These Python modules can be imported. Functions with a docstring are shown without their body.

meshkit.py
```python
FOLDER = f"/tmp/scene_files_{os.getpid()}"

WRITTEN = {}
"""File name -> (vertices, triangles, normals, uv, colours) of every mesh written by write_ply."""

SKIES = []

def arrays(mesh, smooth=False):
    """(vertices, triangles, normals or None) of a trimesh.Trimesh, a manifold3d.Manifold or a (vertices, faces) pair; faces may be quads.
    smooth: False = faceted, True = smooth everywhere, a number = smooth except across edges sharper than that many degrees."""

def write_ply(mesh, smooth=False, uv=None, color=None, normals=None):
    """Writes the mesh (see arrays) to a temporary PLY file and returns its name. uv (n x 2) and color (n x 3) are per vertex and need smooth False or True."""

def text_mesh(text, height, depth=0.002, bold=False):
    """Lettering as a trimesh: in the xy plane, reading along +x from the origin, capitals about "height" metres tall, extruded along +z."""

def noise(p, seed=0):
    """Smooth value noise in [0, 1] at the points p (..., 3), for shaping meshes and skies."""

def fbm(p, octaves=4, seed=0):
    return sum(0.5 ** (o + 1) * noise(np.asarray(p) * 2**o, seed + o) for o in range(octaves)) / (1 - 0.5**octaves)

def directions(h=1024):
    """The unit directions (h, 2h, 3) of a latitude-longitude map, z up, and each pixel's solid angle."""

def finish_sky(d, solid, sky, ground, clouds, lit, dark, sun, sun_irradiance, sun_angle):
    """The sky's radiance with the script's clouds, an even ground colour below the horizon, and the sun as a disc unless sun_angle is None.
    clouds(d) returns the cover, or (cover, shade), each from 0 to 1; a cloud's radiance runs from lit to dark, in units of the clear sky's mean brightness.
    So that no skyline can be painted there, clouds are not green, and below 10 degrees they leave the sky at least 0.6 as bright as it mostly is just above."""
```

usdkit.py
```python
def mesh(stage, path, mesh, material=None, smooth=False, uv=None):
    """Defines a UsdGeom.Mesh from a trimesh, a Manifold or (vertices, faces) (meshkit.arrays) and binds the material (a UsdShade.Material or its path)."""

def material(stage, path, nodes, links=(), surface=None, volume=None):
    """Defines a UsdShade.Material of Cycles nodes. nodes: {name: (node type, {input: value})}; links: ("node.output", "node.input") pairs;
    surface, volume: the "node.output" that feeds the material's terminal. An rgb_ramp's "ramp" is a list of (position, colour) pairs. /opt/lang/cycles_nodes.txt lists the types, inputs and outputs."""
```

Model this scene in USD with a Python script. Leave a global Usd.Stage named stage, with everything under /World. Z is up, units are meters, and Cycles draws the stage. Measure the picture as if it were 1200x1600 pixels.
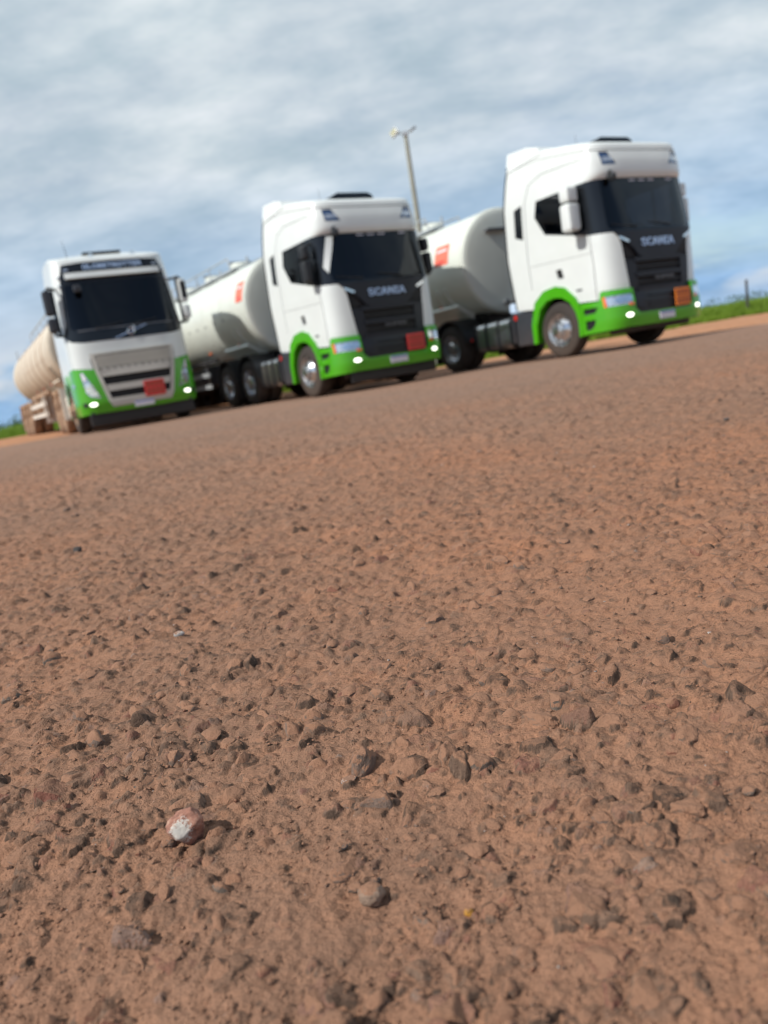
import math, random
import numpy as np, trimesh, shapely, usdkit, meshkit
from shapely.geometry import Polygon, LineString, Point, box as sbox
from shapely.ops import unary_union
from scipy.spatial import cKDTree
from pxr import Usd, UsdGeom, UsdLux, UsdShade, Gf, Sdf, Vt

stage = Usd.Stage.CreateInMemory()
UsdGeom.SetStageUpAxis(stage, 'Z')
UsdGeom.SetStageMetersPerUnit(stage, 1.0)
WORLD = UsdGeom.Xform.Define(stage, '/World')
stage.SetDefaultPrim(WORLD.GetPrim())
UsdGeom.Scope.Define(stage, '/World/Looks')
rng = np.random.default_rng(7)
PI = math.pi

# ------------------------------------------------------------------ camera, sky, sun, exposure
CAM_H, PITCH, ROLL = 0.342, math.radians(10.476), math.radians(9.309)
cam = UsdGeom.Camera.Define(stage, '/World/camera')
fw = np.array([0, math.cos(PITCH), -math.sin(PITCH)]); r0 = np.array([1.0, 0, 0]); u0 = np.cross(r0, fw)
cr, sr = math.cos(ROLL), math.sin(ROLL)
RIGHT, UP = cr * r0 - sr * u0, sr * r0 + cr * u0
M4 = Gf.Matrix4d(*RIGHT, 0, *UP, 0, *(-fw), 0, 0, 0, CAM_H, 1)
cam.AddTransformOp().Set(M4)
cam.CreateFocalLengthAttr(24.0)
cam.CreateHorizontalApertureAttr(24.0 * 1200 / 1195.3)
cam.CreateVerticalApertureAttr(24.0 * 1600 / 1195.3)
cam.CreateFStopAttr(4.7)
cam.CreateFocusDistanceAttr(0.80)
cam.CreateClippingRangeAttr(Gf.Vec2f(0.05, 100000))
cam.CreateExposureAttr(0.12)

SUN_EL = math.radians(44); SUN = np.array([-0.85, -0.527, 0.0]); SUN /= np.linalg.norm(SUN)
SUN = np.array([SUN[0] * math.cos(SUN_EL), SUN[1] * math.cos(SUN_EL), math.sin(SUN_EL)])
SUN_ROT = math.atan2(SUN[0], SUN[1])
sky_nodes = {
    'sky': ('sky_texture', {'sky_type': 'single_scattering', 'sun_disc': False, 'sun_elevation': SUN_EL, 'sun_rotation': SUN_ROT, 'air_density': 1.0, 'aerosol_density': 0.35, 'ozone_density': 1.5}),
    'tc': ('texture_coordinate', {}),
    'sep': ('separate_xyz', {}),
    'zc': ('math', {'math_type': 'maximum', 'value2': 0.0}),
    'zz': ('math', {'math_type': 'add', 'value2': 0.34}),
    'dx': ('math', {'math_type': 'divide'}),
    'dy': ('math', {'math_type': 'divide'}),
    'flat': ('combine_xyz', {'z': 3.1}),
    'map': ('mapping', {'scale': (1.0, 1.5, 1.0), 'rotation': (0, 0, 0.25)}),
    'big': ('noise_texture', {'scale': 1.15, 'detail': 7.0, 'roughness': 0.56, 'distortion': 0.15}),
    'fine': ('noise_texture', {'scale': 4.2, 'detail': 7.0, 'roughness': 0.58, 'distortion': 0.1}),
    'cell': ('noise_texture', {'scale': 9.0, 'detail': 5.0, 'roughness': 0.55, 'distortion': 0.2}),
    # cover grows with the height above the horizon
    'elev': ('rgb_ramp', {'ramp': [(0.0, (0.30, 0.30, 0.30)), (0.04, (0.20, 0.20, 0.20)), (0.10, (0.06, 0.06, 0.06)), (0.17, (0.06, 0.06, 0.06)), (0.30, (0.24, 0.24, 0.24)), (0.5, (0.24, 0.24, 0.24))]}),
    'bank': ('map_range', {'from_min': -0.55, 'from_max': 0.30, 'to_min': -0.42, 'to_max': 0.0, 'clamp': True}),
    'sum0': ('math', {'math_type': 'add'}),
    'sum': ('math', {'math_type': 'add'}),
    'cover': ('rgb_ramp', {'ramp': [(0.0, (0, 0, 0)), (0.40, (0.10, 0.10, 0.10)), (0.56, (0.75, 0.75, 0.75)), (0.72, (1, 1, 1))]}),
    'cloud': ('rgb_ramp', {'ramp': [(0.24, (3.8, 4.9, 5.6)), (0.42, (5.2, 6.1, 6.7)), (0.56, (6.5, 7.2, 7.6)), (0.76, (8.2, 8.6, 8.9))]}),
    # heaped clouds low over the horizon
    'pmap': ('mapping', {'scale': (5.5, 5.5, 13.0), 'location': (1.3, 0.2, 0.4)}),
    'puff': ('noise_texture', {'scale': 1.0, 'detail': 6.0, 'roughness': 0.5}),
    'pramp': ('rgb_ramp', {'ramp': [(0.0, (0, 0, 0)), (0.46, (0, 0, 0)), (0.55, (0.85, 0.85, 0.85)), (1, (0.9, 0.9, 0.9))]}),
    'pel': ('rgb_ramp', {'ramp': [(0.0, (0.0, 0, 0)), (0.02, (0.2, 0.2, 0.2)), (0.05, (1, 1, 1)), (0.10, (0.5, 0.5, 0.5)), (0.16, (0, 0, 0))]}),
    'pm': ('math', {'math_type': 'multiply'}),
    'mix1': ('mix_color', {'blend_type': 'mix', 'use_clamp': True}),
    'mix2': ('mix_color', {'blend_type': 'mix', 'b': (7.2, 7.4, 7.5)}),
    'low': ('rgb_ramp', {'ramp': [(0.0, (0.50, 0.70, 0.97)), (0.05, (0.45, 0.66, 0.96)), (0.13, (0.66, 0.80, 0.99)), (0.26, (1, 1, 1))]}),
    'tint': ('mix_color', {'blend_type': 'multiply', 'fac': 1.0, 'use_clamp': False}),
    'bg': ('background_shader', {'strength': 0.10}),
}
sky_links = [('tc.generated', 'sep.vector'), ('sep.z', 'zc.value1'), ('zc.value', 'zz.value1'), ('sep.x', 'dx.value1'), ('zz.value', 'dx.value2'), ('sep.y', 'dy.value1'), ('zz.value', 'dy.value2'),
             ('dx.value', 'flat.x'), ('dy.value', 'flat.y'), ('flat.vector', 'map.vector'), ('map.vector', 'big.vector'), ('map.vector', 'fine.vector'),
             ('sep.z', 'elev.fac'), ('big.fac', 'sum.value1'), ('elev.color', 'sum0.value1'), ('sep.y', 'bank.value'), ('bank.result', 'sum0.value2'), ('sum0.value', 'sum.value2'), ('sum.value', 'cover.fac'), ('fine.fac', 'cloud.fac'),
             ('tc.generated', 'pmap.vector'), ('pmap.vector', 'puff.vector'), ('puff.fac', 'pramp.fac'), ('sep.z', 'pel.fac'), ('pramp.color', 'pm.value1'), ('pel.color', 'pm.value2'),
             ('sky.color', 'mix1.a'), ('sep.z', 'low.fac'), ('cloud.color', 'tint.a'), ('low.color', 'tint.b'), ('tint.result', 'mix1.b'), ('cover.color', 'mix1.fac'), ('mix1.result', 'mix2.a'), ('pm.value', 'mix2.fac'), ('mix2.result', 'bg.color')]
del sky_nodes['cell']
sky_mat = usdkit.material(stage, '/World/Looks/sky', sky_nodes, sky_links, surface='bg.background')
dome = UsdLux.DomeLight.Define(stage, '/World/sky')
UsdShade.MaterialBindingAPI.Apply(dome.GetPrim()).Bind(sky_mat)
dome.GetPrim().SetCustomDataByKey('kind', 'structure')
sun = UsdLux.DistantLight.Define(stage, '/World/sun')
sun.CreateNormalizeAttr(True); sun.CreateIntensityAttr(1.25); sun.CreateAngleAttr(0.53); sun.CreateColorAttr(Gf.Vec3f(1.0, 0.97, 0.91))
zx = np.cross([0, 0, 1.0], SUN); zx /= np.linalg.norm(zx); zy = np.cross(SUN, zx)
sun.AddTransformOp().Set(Gf.Matrix4d(*zx, 0, *zy, 0, *SUN, 0, 0, 0, 0, 1))

# ------------------------------------------------------------------ materials
def mat(name, color, rough=0.5, metal=0.0, coat=0.0, spec=0.5, vary=0.0, vscale=3.0, bump=0.0, bscale=60.0, dust=None, emit=None):
    """A principled material with procedural variation; dust = (colour, amount, height below which it gathers)."""
    nodes = {'p': ('principled_bsdf', {'base_color': color, 'roughness': rough, 'metallic': metal, 'coat_weight': coat, 'specular_ior_level': spec})}
    links, src = [], None
    if vary or dust:
        nodes['g'] = ('texture_coordinate', {})
        nodes['n'] = ('noise_texture', {'scale': vscale, 'detail': 6.0, 'roughness': 0.6})
        links.append(('g.object', 'n.vector'))
        lo = tuple(max(0.0, c * (1 - vary)) for c in color); hi = tuple(min(1.0, c * (1 + vary * 0.6)) for c in color)
        nodes['r'] = ('rgb_ramp', {'ramp': [(0.3, lo), (0.7, hi)]})
        links.append(('n.fac', 'r.fac')); src = 'r.color'
        if dust:
            dc, amount, top = dust
            nodes['s'] = ('separate_xyz', {}); nodes['h'] = ('map_range', {'from_min': top, 'from_max': 0.1, 'to_min': 0.0, 'to_max': amount, 'clamp': True})
            nodes['n2'] = ('noise_texture', {'scale': vscale * 2.3, 'detail': 5.0, 'roughness': 0.65})
            nodes['n3'] = ('map_range', {'from_min': 0.3, 'from_max': 0.65, 'to_min': 0.45, 'to_max': 1.0, 'clamp': True})
            nodes['mu'] = ('math', {'math_type': 'multiply', 'use_clamp': True})
            nodes['mx'] = ('mix_color', {'b': dc})
            links += [('g.object', 's.vector'), ('s.z', 'h.value'), ('g.object', 'n2.vector'), ('n2.fac', 'n3.value'), ('h.result', 'mu.value1'), ('n3.result', 'mu.value2'), ('mu.value', 'mx.fac'), ('r.color', 'mx.a')]
            src = 'mx.result'
        links.append((src, 'p.base_color'))
    if bump:
        if 'g' not in nodes: nodes['g'] = ('texture_coordinate', {})
        nodes['bn'] = ('noise_texture', {'scale': bscale, 'detail': 4.0}); nodes['b'] = ('bump', {'strength': bump, 'distance': 0.01})
        links += [('g.object', 'bn.vector'), ('bn.fac', 'b.height'), ('b.normal', 'p.normal')]
    if emit:
        nodes['p'][1]['emission_color'] = emit[0]; nodes['p'][1]['emission_strength'] = emit[1]
    return usdkit.material(stage, '/World/Looks/' + name, nodes, links, surface='p.BSDF')

DUST = (0.30, 0.17, 0.095)
L = {}
L['white'] = mat('white_paint', (0.595, 0.625, 0.61), 0.3, coat=0.4, vary=0.03, dust=(DUST, 0.15, 0.9))
L['green'] = mat('green_paint', (0.052, 0.31, 0.004), 0.3, coat=0.5, vary=0.05, dust=(DUST, 0.08, 0.6))
L['black'] = mat('black_plastic', (0.010, 0.011, 0.013), 0.45, vary=0.2, dust=(DUST, 0.06, 0.5))
L['gloss'] = mat('gloss_black', (0.010, 0.012, 0.015), 0.15, spec=0.4)
L['charcoal'] = mat('charcoal_plastic', (0.028, 0.031, 0.038), 0.45, vary=0.15, dust=(DUST, 0.12, 0.8))
L['grille'] = mat('grille_plastic', (0.012, 0.014, 0.020), 0.42, spec=0.35, vary=0.15)
L['mesh'] = mat('grille_void', (0.006, 0.006, 0.007), 0.7)
L['inside'] = mat('cab_lining', (0.03, 0.03, 0.032), 0.8)
L['seat'] = mat('seat_cloth', (0.05, 0.05, 0.055), 0.9)
L['rubber'] = mat('tyre_rubber', (0.022, 0.020, 0.019), 0.85, vary=0.3, vscale=6, dust=(DUST, 0.15, 1.3), bump=0.3)
L['alu'] = mat('polished_alloy', (0.75, 0.77, 0.79), 0.24, metal=1.0, vary=0.12, vscale=8, dust=(DUST, 0.2, 0.9))
L['steel'] = mat('painted_steel', (0.14, 0.145, 0.155), 0.45, metal=0.4, vary=0.2, dust=(DUST, 0.2, 1.1))
L['chrome'] = mat('chrome', (0.8, 0.82, 0.85), 0.12, metal=1.0)
L['letters'] = mat('silver_lettering', (0.42, 0.55, 0.76), 0.3, metal=0.3)
L['chassis'] = mat('chassis_paint', (0.014, 0.014, 0.016), 0.6, vary=0.3, dust=(DUST, 0.18, 1.3))
L['red'] = mat('red_plate', (0.56, 0.038, 0.035), 0.5, vary=0.08)
L['orange'] = mat('orange_plate', (0.75, 0.20, 0.015), 0.5, vary=0.08)
L['placard'] = mat('placard_red', (0.80, 0.16, 0.10), 0.5, vary=0.12, vscale=7)
L['mark'] = mat('dark_print', (0.26, 0.045, 0.02), 0.6)
L['plate'] = mat('number_plate_white', (0.62, 0.60, 0.64), 0.5)
L['blue'] = mat('number_plate_blue', (0.05, 0.10, 0.42), 0.5)
L['lens'] = mat('clear_lens', (0.55, 0.60, 0.66), 0.08, metal=0.65, coat=1.0, vary=0.5, vscale=14)
L['bluelens'] = mat('smoked_lens', (0.035, 0.075, 0.17), 0.08, coat=1.0, vary=0.5, vscale=18)
L['amber'] = mat('amber_lens', (0.72, 0.13, 0.015), 0.15, coat=0.8)
L['redlens'] = mat('red_lens', (0.5, 0.02, 0.015), 0.2, coat=0.8)
L['lamp'] = mat('lit_lamp', (0.95, 0.97, 0.9), 0.2, emit=((1.0, 0.98, 0.86), 2.6))
L['mirror'] = mat('mirror_glass', (0.5, 0.56, 0.62), 0.04, metal=1.0)
L['tank'] = mat('tank_paint', (0.585, 0.61, 0.55), 0.32, coat=0.25, vary=0.05, vscale=1.6, dust=(DUST, 0.35, 1.6))
L['dusty'] = mat('dusty_tank_paint', (0.56, 0.51, 0.42), 0.6, vary=0.16, vscale=1.2, dust=((0.30, 0.19, 0.10), 1.0, 2.9))
L['mud'] = mat('mud_caked_steel', (0.34, 0.22, 0.14), 0.9, vary=0.4, vscale=5)
L['mudpale'] = mat('dusty_white_panel', (0.60, 0.55, 0.48), 0.6, vary=0.25, vscale=4)
L['mudrubber'] = mat('mud_caked_rubber', (0.26, 0.165, 0.105), 0.95, vary=0.35, vscale=7)
L['cream'] = mat('cream_grille', (0.50, 0.48, 0.43), 0.45, vary=0.08)
L['creammesh'] = mat('cream_grille_mesh', (0.46, 0.44, 0.38), 0.6, vary=0.2, vscale=40)
L['concrete'] = mat('pole_concrete', (0.27, 0.275, 0.235), 0.85, vary=0.15, bump=0.2)
L['flood'] = mat('floodlight_lens', (0.36, 0.35, 0.24), 0.7, spec=0.2, vary=0.15, vscale=30)
L['galv'] = mat('galvanised_steel', (0.42, 0.44, 0.45), 0.5, metal=0.5, vary=0.2)
L['wood'] = mat('weathered_post', (0.045, 0.04, 0.038), 0.9, vary=0.4, vscale=12)
L['paleblue'] = mat('pale_blue_plastic', (0.42, 0.52, 0.66), 0.5)
L['glass'] = usdkit.material(stage, '/World/Looks/window_glass', {
    'f': ('fresnel', {'IOR': 1.5}), 't': ('transparent_bsdf', {'color': (0.11, 0.125, 0.15)}), 'g': ('glossy_bsdf', {'color': (0.9, 0.95, 1.0), 'roughness': 0.02}), 'm': ('mix_closure', {})},
    [('f.fac', 'm.fac'), ('t.BSDF', 'm.closure1'), ('g.BSDF', 'm.closure2')], surface='m.closure')

# ------------------------------------------------------------------ scene tree helpers
_used = {}
def numbered(parent, name):
    k = (parent, name); n = _used.get(k, 0); _used[k] = n + 1
    return f'{parent}/{name}' if n == 0 else f'{parent}/{name}_{n:03d}'
def tag(prim, label=None, cat=None, group=None, kind=None):
    for k, v in (('label', label), ('category', cat), ('group', group), ('kind', kind)):
        if v: prim.SetCustomDataByKey(k, v)
def emit_mesh(path, m, material, smooth=30):
    return usdkit.mesh(stage, path, m, material, smooth=smooth)
class Thing:
    def __init__(self, name, loc, yaw, label, cat, group=None, roll=0.0):
        self.path = numbered('/World', name)
        x = UsdGeom.Xform.Define(stage, self.path)
        x.AddTranslateOp().Set(Gf.Vec3d(*map(float, loc)))
        if yaw: x.AddRotateZOp().Set(float(yaw))
        if roll: x.AddRotateXOp().Set(float(roll))
        self.prim = x.GetPrim(); tag(self.prim, label, cat, group)
        self.shift = np.zeros(3)
    def add(self, name, m, material, parent=None, smooth=30, label=None, kind=None):
        p = numbered(parent or self.path, name)
        if isinstance(m, list): m = trimesh.util.concatenate(m)
        if self.shift.any(): m = m.copy(); m.apply_translation(self.shift)
        pr = emit_mesh(p, m, L[material] if isinstance(material, str) else material, smooth).GetPrim()
        tag(pr, label, None, None, kind)
        return p
    def group(self, name, label=None, at=None):
        p = numbered(self.path, name)
        x = UsdGeom.Xform.Define(stage, p)
        tag(x.GetPrim(), label)
        return p

# ------------------------------------------------------------------ shape helpers
def bx(x0, x1, y0, y1, z0, z1, bevel=0.0):
    if bevel <= 0:
        m = trimesh.creation.box([x1 - x0, y1 - y0, z1 - z0]); m.apply_translation([(x0 + x1) / 2, (y0 + y1) / 2, (z0 + z1) / 2]); return m
    b = min(bevel, (x1 - x0) / 2.01, (y1 - y0) / 2.01, (z1 - z0) / 2.01)
    pts = []
    for sx, X in ((1, x0), (-1, x1)):
        for sy, Y in ((1, y0), (-1, y1)):
            for sz, Z in ((1, z0), (-1, z1)):
                c = np.array([X + sx * b, Y + sy * b, Z + sz * b])
                for d in ((1, 0, 0), (0, 1, 0), (0, 0, 1), (.577, .577, .577), (.707, .707, 0), (.707, 0, .707), (0, .707, .707)):
                    pts.append(c - b * np.array([d[0] * sx, d[1] * sy, d[2] * sz]))
    return trimesh.convex.convex_hull(np.array(pts))
def tube(p, q, r, r2=None, n=10):
    p, q = np.array(p, float), np.array(q, float); d = q - p; h = np.linalg.norm(d); r2 = r if r2 is None else r2
    a = np.arange(n) * 2 * PI / n
    v = np.vstack([np.c_[r * np.cos(a), r * np.sin(a), np.zeros(n)], np.c_[r2 * np.cos(a), r2 * np.sin(a), np.full(n, h)], [[0, 0, 0], [0, 0, h]]])
    f = []
    for i in range(n):
        j = (i + 1) % n
        f += [[i, j, n + j], [i, n + j, n + i], [2 * n, j, i], [2 * n + 1, n + i, n + j]]
    m = trimesh.Trimesh(v, f, process=False)
    m.apply_transform(trimesh.geometry.align_vectors([0, 0, 1], d / h)); m.apply_translation(p); return m
def path_tube(pts, r, n=8):
    return trimesh.util.concatenate([tube(a, b, r, n=n) for a, b in zip(pts[:-1], pts[1:])] + [trimesh.creation.icosphere(1, r).apply_translation(p) for p in pts[1:-1]])
def lathe_y(profile, n=40, cx=0, cy=0, cz=0, sx=1.0, sz=1.0):
    """profile: (radius, y) pairs turned round the y axis."""
    a = np.arange(n) * 2 * PI / n; pr = np.array(profile, float)
    v = np.stack([pr[:, None, 0] * np.cos(a) * sx, np.repeat(pr[:, None, 1], n, 1), pr[:, None, 0] * np.sin(a) * sz], -1).reshape(-1, 3) + [cx, cy, cz]
    f = []
    for i in range(len(pr) - 1):
        for j in range(n):
            k = (j + 1) % n
            f += [[i * n + j, (i + 1) * n + j, (i + 1) * n + k], [i * n + j, (i + 1) * n + k, i * n + k]]
    m = trimesh.Trimesh(v, f, process=False); m.merge_vertices(); m.update_faces(m.nondegenerate_faces()); trimesh.repair.fix_normals(m); return m
def lathe_x(profile, n=48, cz=0, ry=1.0, rz=1.0):
    """profile: (radius, x) pairs turned round the x axis, elliptical."""
    m = lathe_y(profile, n); v = np.array(m.vertices)
    m.vertices = np.c_[v[:, 1], v[:, 0] * ry, v[:, 2] * rz + cz]; trimesh.repair.fix_normals(m); return m
def prism_y(pts, y0, y1, hole=None):
    """an x-z outline pulled from y0 to y1"""
    p = Polygon(pts, [hole] if hole else None)
    m = trimesh.creation.extrude_polygon(p, y1 - y0, engine='earcut'); v = np.array(m.vertices)
    m.vertices = np.c_[v[:, 0], y0 + v[:, 2], v[:, 1]]; trimesh.repair.fix_normals(m); return m
def prism_x(pts, x0, x1, hole=None):
    p = Polygon(pts, [hole] if hole else None)
    m = trimesh.creation.extrude_polygon(p, x1 - x0, engine='earcut'); v = np.array(m.vertices)
    m.vertices = np.c_[x0 + v[:, 2], v[:, 0], v[:, 1]]; trimesh.repair.fix_normals(m); return m
def rounded(pts, r, k=5):
    return list(Polygon(pts).buffer(-r, join_style=1).buffer(r, quad_segs=k).exterior.coords)[:-1]

class Shell:
    """A cab skin: at each height a plan curve (side, rounded corner, bowed front). t: -2 rear of the right side, -1 start of the corner, 0 middle of the front, 2 rear of the left side."""
    def __init__(self, z, xf, w, xr, x0, n=5.0, rise=None, rise_z=(3.0, 3.4)):
        self.z, self.xf, self.w, self.xr, self.x0, self.n, self.rise, self.rz = np.asarray(z), np.asarray(xf), np.asarray(w), np.asarray(xr), x0, n, rise, rise_z
        ph = np.linspace(0, PI / 2, 1500)
        a, b = 0.85, 1.2
        X, Y = np.sin(ph) ** (2 / n), np.cos(ph) ** (2 / n)
        s = np.r_[0, np.cumsum(np.hypot(np.diff(X * a), np.diff(Y * b)))]; s /= s[-1]
        self.S, self.X, self.Y = s, X, Y
    def par(self, z):
        return [np.interp(z, self.z, q) for q in (self.xf, self.w, self.xr)]
    def plan(self, t, z):
        xf, w, xr = self.par(z)
        side, a = np.sign(t), np.abs(t)
        s = np.clip(1 - a, 0, 1)
        xq = self.x0 + (xf - self.x0) * np.interp(s, self.S, self.X); yq = w * np.interp(s, self.S, self.Y)
        xs = self.x0 + (xr - self.x0) * np.clip(a - 1, 0, 1)
        x = np.where(a > 1, xs, xq); y = np.where(a > 1, w, yq)
        return x, np.where(t < 0, -y, y)
    def up(self, x, z):
        if self.rise is None: return z
        k = np.clip((z - self.rz[0]) / (self.rz[1] - self.rz[0]), 0, 1)
        return z + np.interp(x, self.rise[0], self.rise[1]) * k
    def at(self, t, z, off=0.0):
        t, z = np.asarray(t, float), np.asarray(z, float)
        x, y = self.plan(t, z); e = 0.004
        xa, ya = self.plan(t - e, z); xb, yb = self.plan(t + e, z); xu, yu = self.plan(t, z + e); xd, yd = self.plan(t, z - e)
        T = np.stack([xb - xa, yb - ya, np.zeros_like(x)], -1); U = np.stack([xu - xd, yu - yd, np.full_like(x, 2 * e)], -1)
        nrm = np.cross(T, U); nrm /= np.linalg.norm(nrm, axis=-1, keepdims=True) + 1e-12
        P = np.stack([x, y, self.up(x, z)], -1)
        return P + off * nrm
    def ts(self, x, z=1.5):
        xf, w, xr = self.par(z)
        if x <= self.x0: return -1 - (x - self.x0) / (xr - self.x0)
        return -(1 - np.interp((x - self.x0) / (xf - self.x0), self.X, self.S))
    def tf(self, y, z=1.5):
        xf, w, xr = self.par(z); s = np.interp(-abs(y) / w, -self.Y, self.S)
        return math.copysign(1 - s, y) if y else 0.0
    def poly(self, pts, mirror=False):
        o = []
        for k, v, z in pts:
            t = {'s': lambda: self.ts(v, z), 'l': lambda: -self.ts(v, z), 'f': lambda: self.tf(v, z), 't': lambda: v}[k]()
            o.append((-t if mirror else t, z))
        return Polygon(o).buffer(0)
    def panel(self, poly, off=0.0, thick=0.0, dt=0.045, dz=0.06):
        V, F = [], []
        polys = [g for g in getattr(poly, 'geoms', [poly]) if g.geom_type == 'Polygon' and g.area > 1e-7]
        for g in polys:
            a0, b0, a1, b1 = g.bounds
            ta = np.linspace(a0, a1, max(2, int((a1 - a0) / dt) + 2)); zb = np.linspace(b0, b1, max(2, int((b1 - b0) / dz) + 2))
            shapely.prepare(g)
            for i in range(len(ta) - 1):
                for j in range(len(zb) - 1):
                    c = sbox(ta[i], zb[j], ta[i + 1], zb[j + 1])
                    if not g.intersects(c): continue
                    if g.contains(c):
                        k = len(V); V += [(ta[i], zb[j]), (ta[i + 1], zb[j]), (ta[i + 1], zb[j + 1]), (ta[i], zb[j + 1])]; F += [[k, k + 1, k + 2], [k, k + 2, k + 3]]; continue
                    q = g.intersection(c)
                    for h in getattr(q, 'geoms', [q]):
                        if h.geom_type != 'Polygon' or h.area < 1e-9: continue
                        vv, ff = trimesh.creation.triangulate_polygon(h, engine='earcut'); k = len(V)
                        V += [tuple(x) for x in vv]
                        for f in ff:
                            (ax, ay), (bx_, by), (cx, cy) = vv[f[0]], vv[f[1]], vv[f[2]]
                            ar = (bx_ - ax) * (cy - ay) - (cx - ax) * (by - ay)
                            F.append([k + f[0], k + f[1], k + f[2]] if ar > 0 else [k + f[0], k + f[2], k + f[1]])
        V = np.array(V); P = self.at(V[:, 0], V[:, 1], off)
        m = trimesh.Trimesh(P, F, process=False); m.merge_vertices(digits_vertex=5)
        out = [m]
        if thick:
            for g in polys:
                for ring in [g.exterior, *g.interiors]:
                    c = np.array(LineString(ring.coords).segmentize(0.06).coords)
                    A, B = self.at(c[:, 0], c[:, 1], off), self.at(c[:, 0], c[:, 1], off - thick); n = len(c)
                    q = []
                    for i in range(n - 1): q += [[i, n + i, n + i + 1], [i, n + i + 1, i + 1]]
                    out.append(trimesh.Trimesh(np.vstack([A, B]), q, process=False))
        return trimesh.util.concatenate(out)
    def roof(self, zt, r=0.09, crown=0.05, steps=6, cx=0.1):
        t = np.linspace(-2, 2, 161); z = np.full_like(t, zt); x, y = self.plan(t, z)
        ye = np.linspace(y[-1], y[0], 22)[1:-1]
        x = np.r_[x, np.full(20, x[0])]; y = np.r_[y, ye]
        ax, ay = (x.max() - x.min()) / 2, y.max(); cx = (x.max() + x.min()) / 2
        rings = []
        for k in range(steps + 1):
            a = k / steps * PI / 2; d = r * (1 - math.cos(a))
            X, Y = cx + (x - cx) * (1 - d / ax), y * (1 - d / ay)
            rings.append(np.stack([X, Y, self.up(X, np.full_like(X, zt)) + r * math.sin(a)], -1))
        X, Y = rings[-1][:, 0], rings[-1][:, 1]
        for s in (0.85, 0.65, 0.4, 0.15, 0.0):
            X2, Y2 = cx + (X - cx) * s, Y * s
            rings.append(np.stack([X2, Y2, self.up(X2, np.full_like(X2, zt)) + r + crown * (1 - s * s)], -1))
        n = len(x); f = []
        for i in range(len(rings) - 1):
            for j in range(n):
                k = (j + 1) % n
                f += [[i * n + j, i * n + k, (i + 1) * n + k], [i * n + j, (i + 1) * n + k, (i + 1) * n + j]]
        m = trimesh.Trimesh(np.vstack(rings), f, process=False); m.merge_vertices(digits_vertex=5); m.update_faces(m.nondegenerate_faces()); return m
    def back(self, z0, z1, inset=0.0):
        z = np.linspace(z0, z1, 24); A, B = self.at(np.full(24, -2.0), z), self.at(np.full(24, 2.0), z)
        A[:, 0] += inset; B[:, 0] += inset
        f = []
        for i in range(23): f += [[i, i + 1, 24 + i + 1], [i, 24 + i + 1, 24 + i]]
        return trimesh.Trimesh(np.vstack([A, B]), f, process=False)

def word(text, height, shell, y0, y1, z, off=0.012, bold=True):
    """lettering read from in front of the cab, laid on the skin between y0 and y1"""
    m = meshkit.text_mesh(text, height, 0.012, bold=bold); v = np.array(m.vertices); w0, w1 = v[:, 0].min(), v[:, 0].max()
    yy = y0 + (v[:, 0] - w0) / (w1 - w0) * (y1 - y0)
    t = np.array([shell.tf(y, z) for y in yy]); P = shell.at(t, z + v[:, 1] - height / 2, 0.0)
    N = shell.at(t, z + v[:, 1] - height / 2, 1.0) - P
    m.vertices = P + N * (off + v[:, 2] - 0.006)[:, None]; return m

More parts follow.
